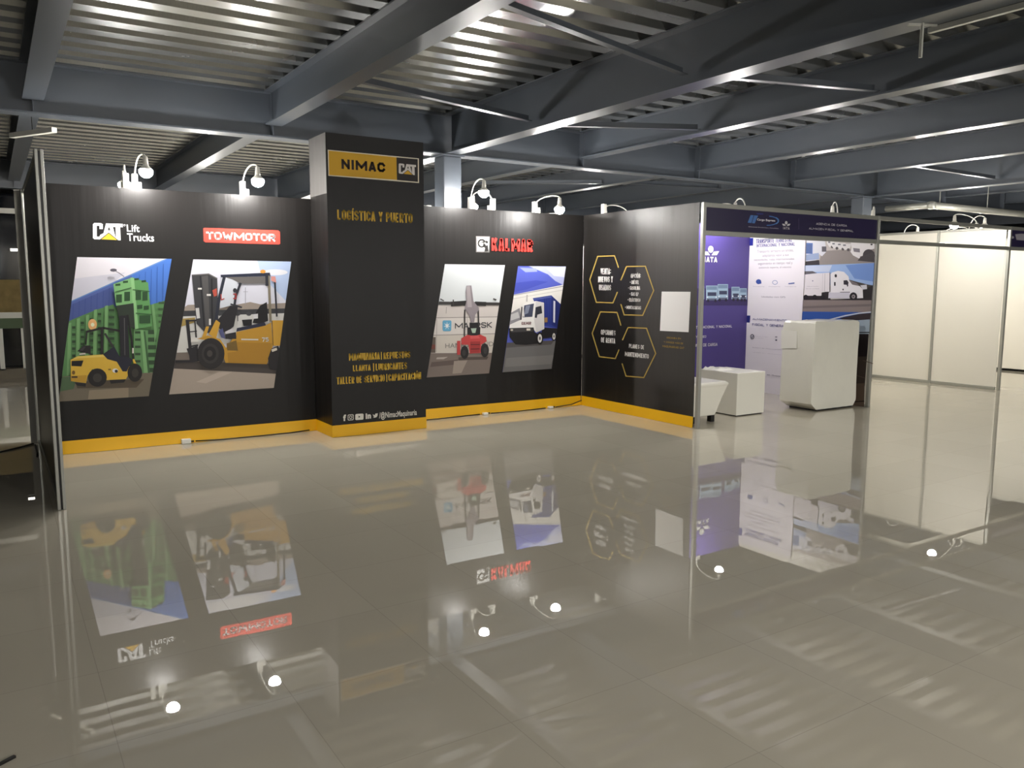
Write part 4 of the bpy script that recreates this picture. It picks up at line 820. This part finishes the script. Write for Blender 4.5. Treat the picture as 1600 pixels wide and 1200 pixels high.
# unseen row of shaded lamps added behind the viewer for general light
YO = -13.4
o = thing('partition_wall', 'long dark partition wall added behind the viewer to carry the shaded lamps', 'wall panel', (0, YO, 0))
boxpart('board', o, -9, 12, YO-.01, YO, .04, 2.45, M_dark); boxpart('rail', o, -9, 12, YO-.03, YO+.02, 2.45, 2.5, M_alu); boxpart('rail', o, -9, 12, YO-.03, YO+.02, 0, .04, M_alu)
def fill_lamp(x, y, lab, sgn=1):
    l = arm_lamp((x, y, Z), (x, y+.6*sgn, 2.66), lab, 'shaded', 'added shaded arm lamps behind the viewer')
    b = MB(); b.lathe((x, y+.6*sgn, 2.66), [(.03, .10), (.10, .06), (.135, -.01)], M_blackp, 18); sh = b.build('shade', l, True)  # shade added to keep this light off the ceiling
    sh.data.polygons[-1].use_smooth = False
    bm = bmesh.new(); bm.from_mesh(sh.data); bmesh.ops.delete(bm, geom=[f for f in bm.faces if len(f.verts) > 4 and f.calc_center_median().z < .21], context='FACES_ONLY'); bm.to_mesh(sh.data); bm.free()
NUM = ['first', 'second', 'third', 'fourth', 'fifth', 'sixth', 'seventh', 'eighth', 'ninth', 'tenth', 'eleventh', 'twelfth', 'thirteenth']
for i in range(5): fill_lamp(-7+i*3.6, YO, NUM[i]+' added shaded lamp on the unseen partition behind the viewer')
# unseen lamps added behind the banner wall to brighten deck and hall
for x, l in [(-3.3, 'hidden by the tower'), (-2.2, 'beside the steel column'), (-.3, 'by the stand corner')]:
    arm_lamp((x, .115, Z-.12), (x, .55, 2.36), 'lit arm lamp added unseen on the rear of the banner wall, '+l, True)
o = thing('partition_wall', 'white partition wall added far behind the banner wall to carry lamps', 'wall panel', (0, 6.0, 0))
boxpart('board', o, -4.5, 14, 6.0, 6.01, .04, 2.45, M_white); boxpart('rail', o, -4.5, 14, 5.98, 6.03, 2.45, 2.5, M_alu)
for i in range(3): arm_lamp((-3.5+i*6, 5.97, Z-.1), (-3.5+i*4, 5.6, 2.3), NUM[i]+' added arm lamp on the far partition, unseen behind the banner wall', True)  # added lamps that light the far girders

# ================================================================== SMALL THINGS ON THE FLOOR
def cable(name, pts, r, label):
    b = MB(); b.tube(pts, r, M_blackp, 6); return tag(b.build(name, None, True), label, 'cable')
q = lambda x, y: tuple(on_z(x, y, .008))
cable('power_cable', [q(-30, 716), q(0, 706), q(30, 699), q(52, 693), (-6.31, .62, .009), (-6.31, .2, .009), (-6.32, -.02, .009)], .008, 'black power cable running out past the left end frame')
A = Vector(on_z(315, 688, 0)); 
cable('extension_cable', [(on_z(288, 691, 0).x+.09, -.045, .02), (-4.7, -.045, .01), (-4.3, -.05, .01), (-3.95, -.05, .012), (-3.75, -.04, .02)], .007, 'black cable along the yellow band under the ochre forklift photograph')
xa, xb = on_z(757, 648, 0).x, on_z(858, 638, 0).x
cable('extension_cable', [(TR+.02, -.05, .012), (-2.2, -.055, .01), (xa-.08, -.045, .015)], .007, 'black cable along the yellow band under the container handler photograph')
cable('extension_cable', [(xa+.08, -.045, .015), ((xa+xb)/2, -.06, .01), (xb-.08, -.045, .015)], .007, 'black cable between the two white plugs under the terminal truck photograph')
cable('extension_cable', [(xb+.08, -.045, .015), (-.2, -.05, .03), (-.02, -.03, .07)], .007, 'black cable rising to the corner of the stand past the last white plug')
for (x, y, lab) in [(288, 688, 'white plug adapter on the cable at the foot of the forklift wall'), (757, 645, 'white plug connector on the cable below the container handler photograph'), (858, 635, 'white plug connector on the cable nearest the stand corner')]:
    p = on_z(x, y+3, 0); p.y = min(p.y, -.045); o = thing('plug_adapter', lab, 'plug', p, 'white plugs at the wall foot')
    s = .045 if x < 300 else .035
    pb = boxpart('body', o, p.x-s, p.x+s, p.y-.02, p.y+.025, .002, .05 if x < 300 else .03, M_plastic, .006)
    b = MB(); b.tube([(p.x+s-.005, p.y, .02), (p.x+s+.03, p.y, .02)], .009, M_blackp); b.build('strain_relief', pb)
b = MB(); p = on_z(13, 1193, 0); b.bar((p.x-.03, p.y, .004), (p.x+.02, p.y+.03, .004), .012, .008, M_blackp); tag(b.build('bolt_scrap'), 'small dark scrap lying on the floor by the viewer', 'scrap')

# ================================================================== OUTER WALL SEEN PAST THE LEFT END
YF = 7.5
zf = lambda y, x=20: on_y(x, y, YF).z
M_conc = mat('kerb_concrete', (120, 112, 98), .7, 0, .3, .15, 6); M_green = mat('green_board', (74, 92, 62), .6); M_osb = mat('chipboard', (130, 112, 70), .7, 0, .3, .35, 9); M_glass = mat('dark_glass', (14, 16, 22), .08, 0, .6)
b = MB(); b.box(-13.9, -4.5, YF, YF+.3, 0, zf(576), M_conc); struct('baseboard_left', b)
b = MB(); b.box(-13.9, -4.5, YF+.3, YF+.34, 0, 3.1, M_glass); struct('window_1', b)
rl = thing('railing', 'white post railing with a green board at the outer wall, beyond the left end frame', 'railing', (-6.4, YF, 0))
for x in (2, 38):
    p = on_y(x, 540, YF); boxpart('post', rl, p.x-.035, p.x+.035, YF-.0, YF+.06, zf(578), zf(512), M_plastic)
for x in (-7.2, -5.6): boxpart('post', rl, x-.035, x+.035, YF, YF+.06, zf(578), zf(512), M_plastic)
boxpart('green_board', rl, -13, -4.6, YF-.02, YF+.05, zf(513), zf(497), M_green); boxpart('rail', rl, -13, -4.6, YF-.03, YF+.06, zf(497), zf(488), M_alu)
b = MB(); b.box(-13, -4.6, YF, YF+.03, zf(488)+.001, zf(437), M_osb); tag(b.build('chipboard_sheet'), 'brown chipboard sheet above the railing at the outer wall', 'board')
b = MB(); b.box(-13, -4.6, YF-.05, YF+.02, zf(334), zf(326), M_plastic); tag(b.build('white_bar'), 'white horizontal bar across the dark window at the outer wall', 'bar')
M_far = emit('distant_lamp', (1, .95, .85), 2.5)
p = on_y(23, 390, YF+.1); o = thing('wall_light', 'small glowing oval light on the dark window of the outer wall', 'light', p)
b = MB(); b.tube([(p.x-.06, YF+.2, p.z), (p.x+.06, YF+.2, p.z)], .022, M_far, 10); b.build('lens', o, True); boxpart('bracket', o, p.x-.08, p.x+.08, YF+.225, YF+.299, p.z-.02, p.z+.02, M_blackp)
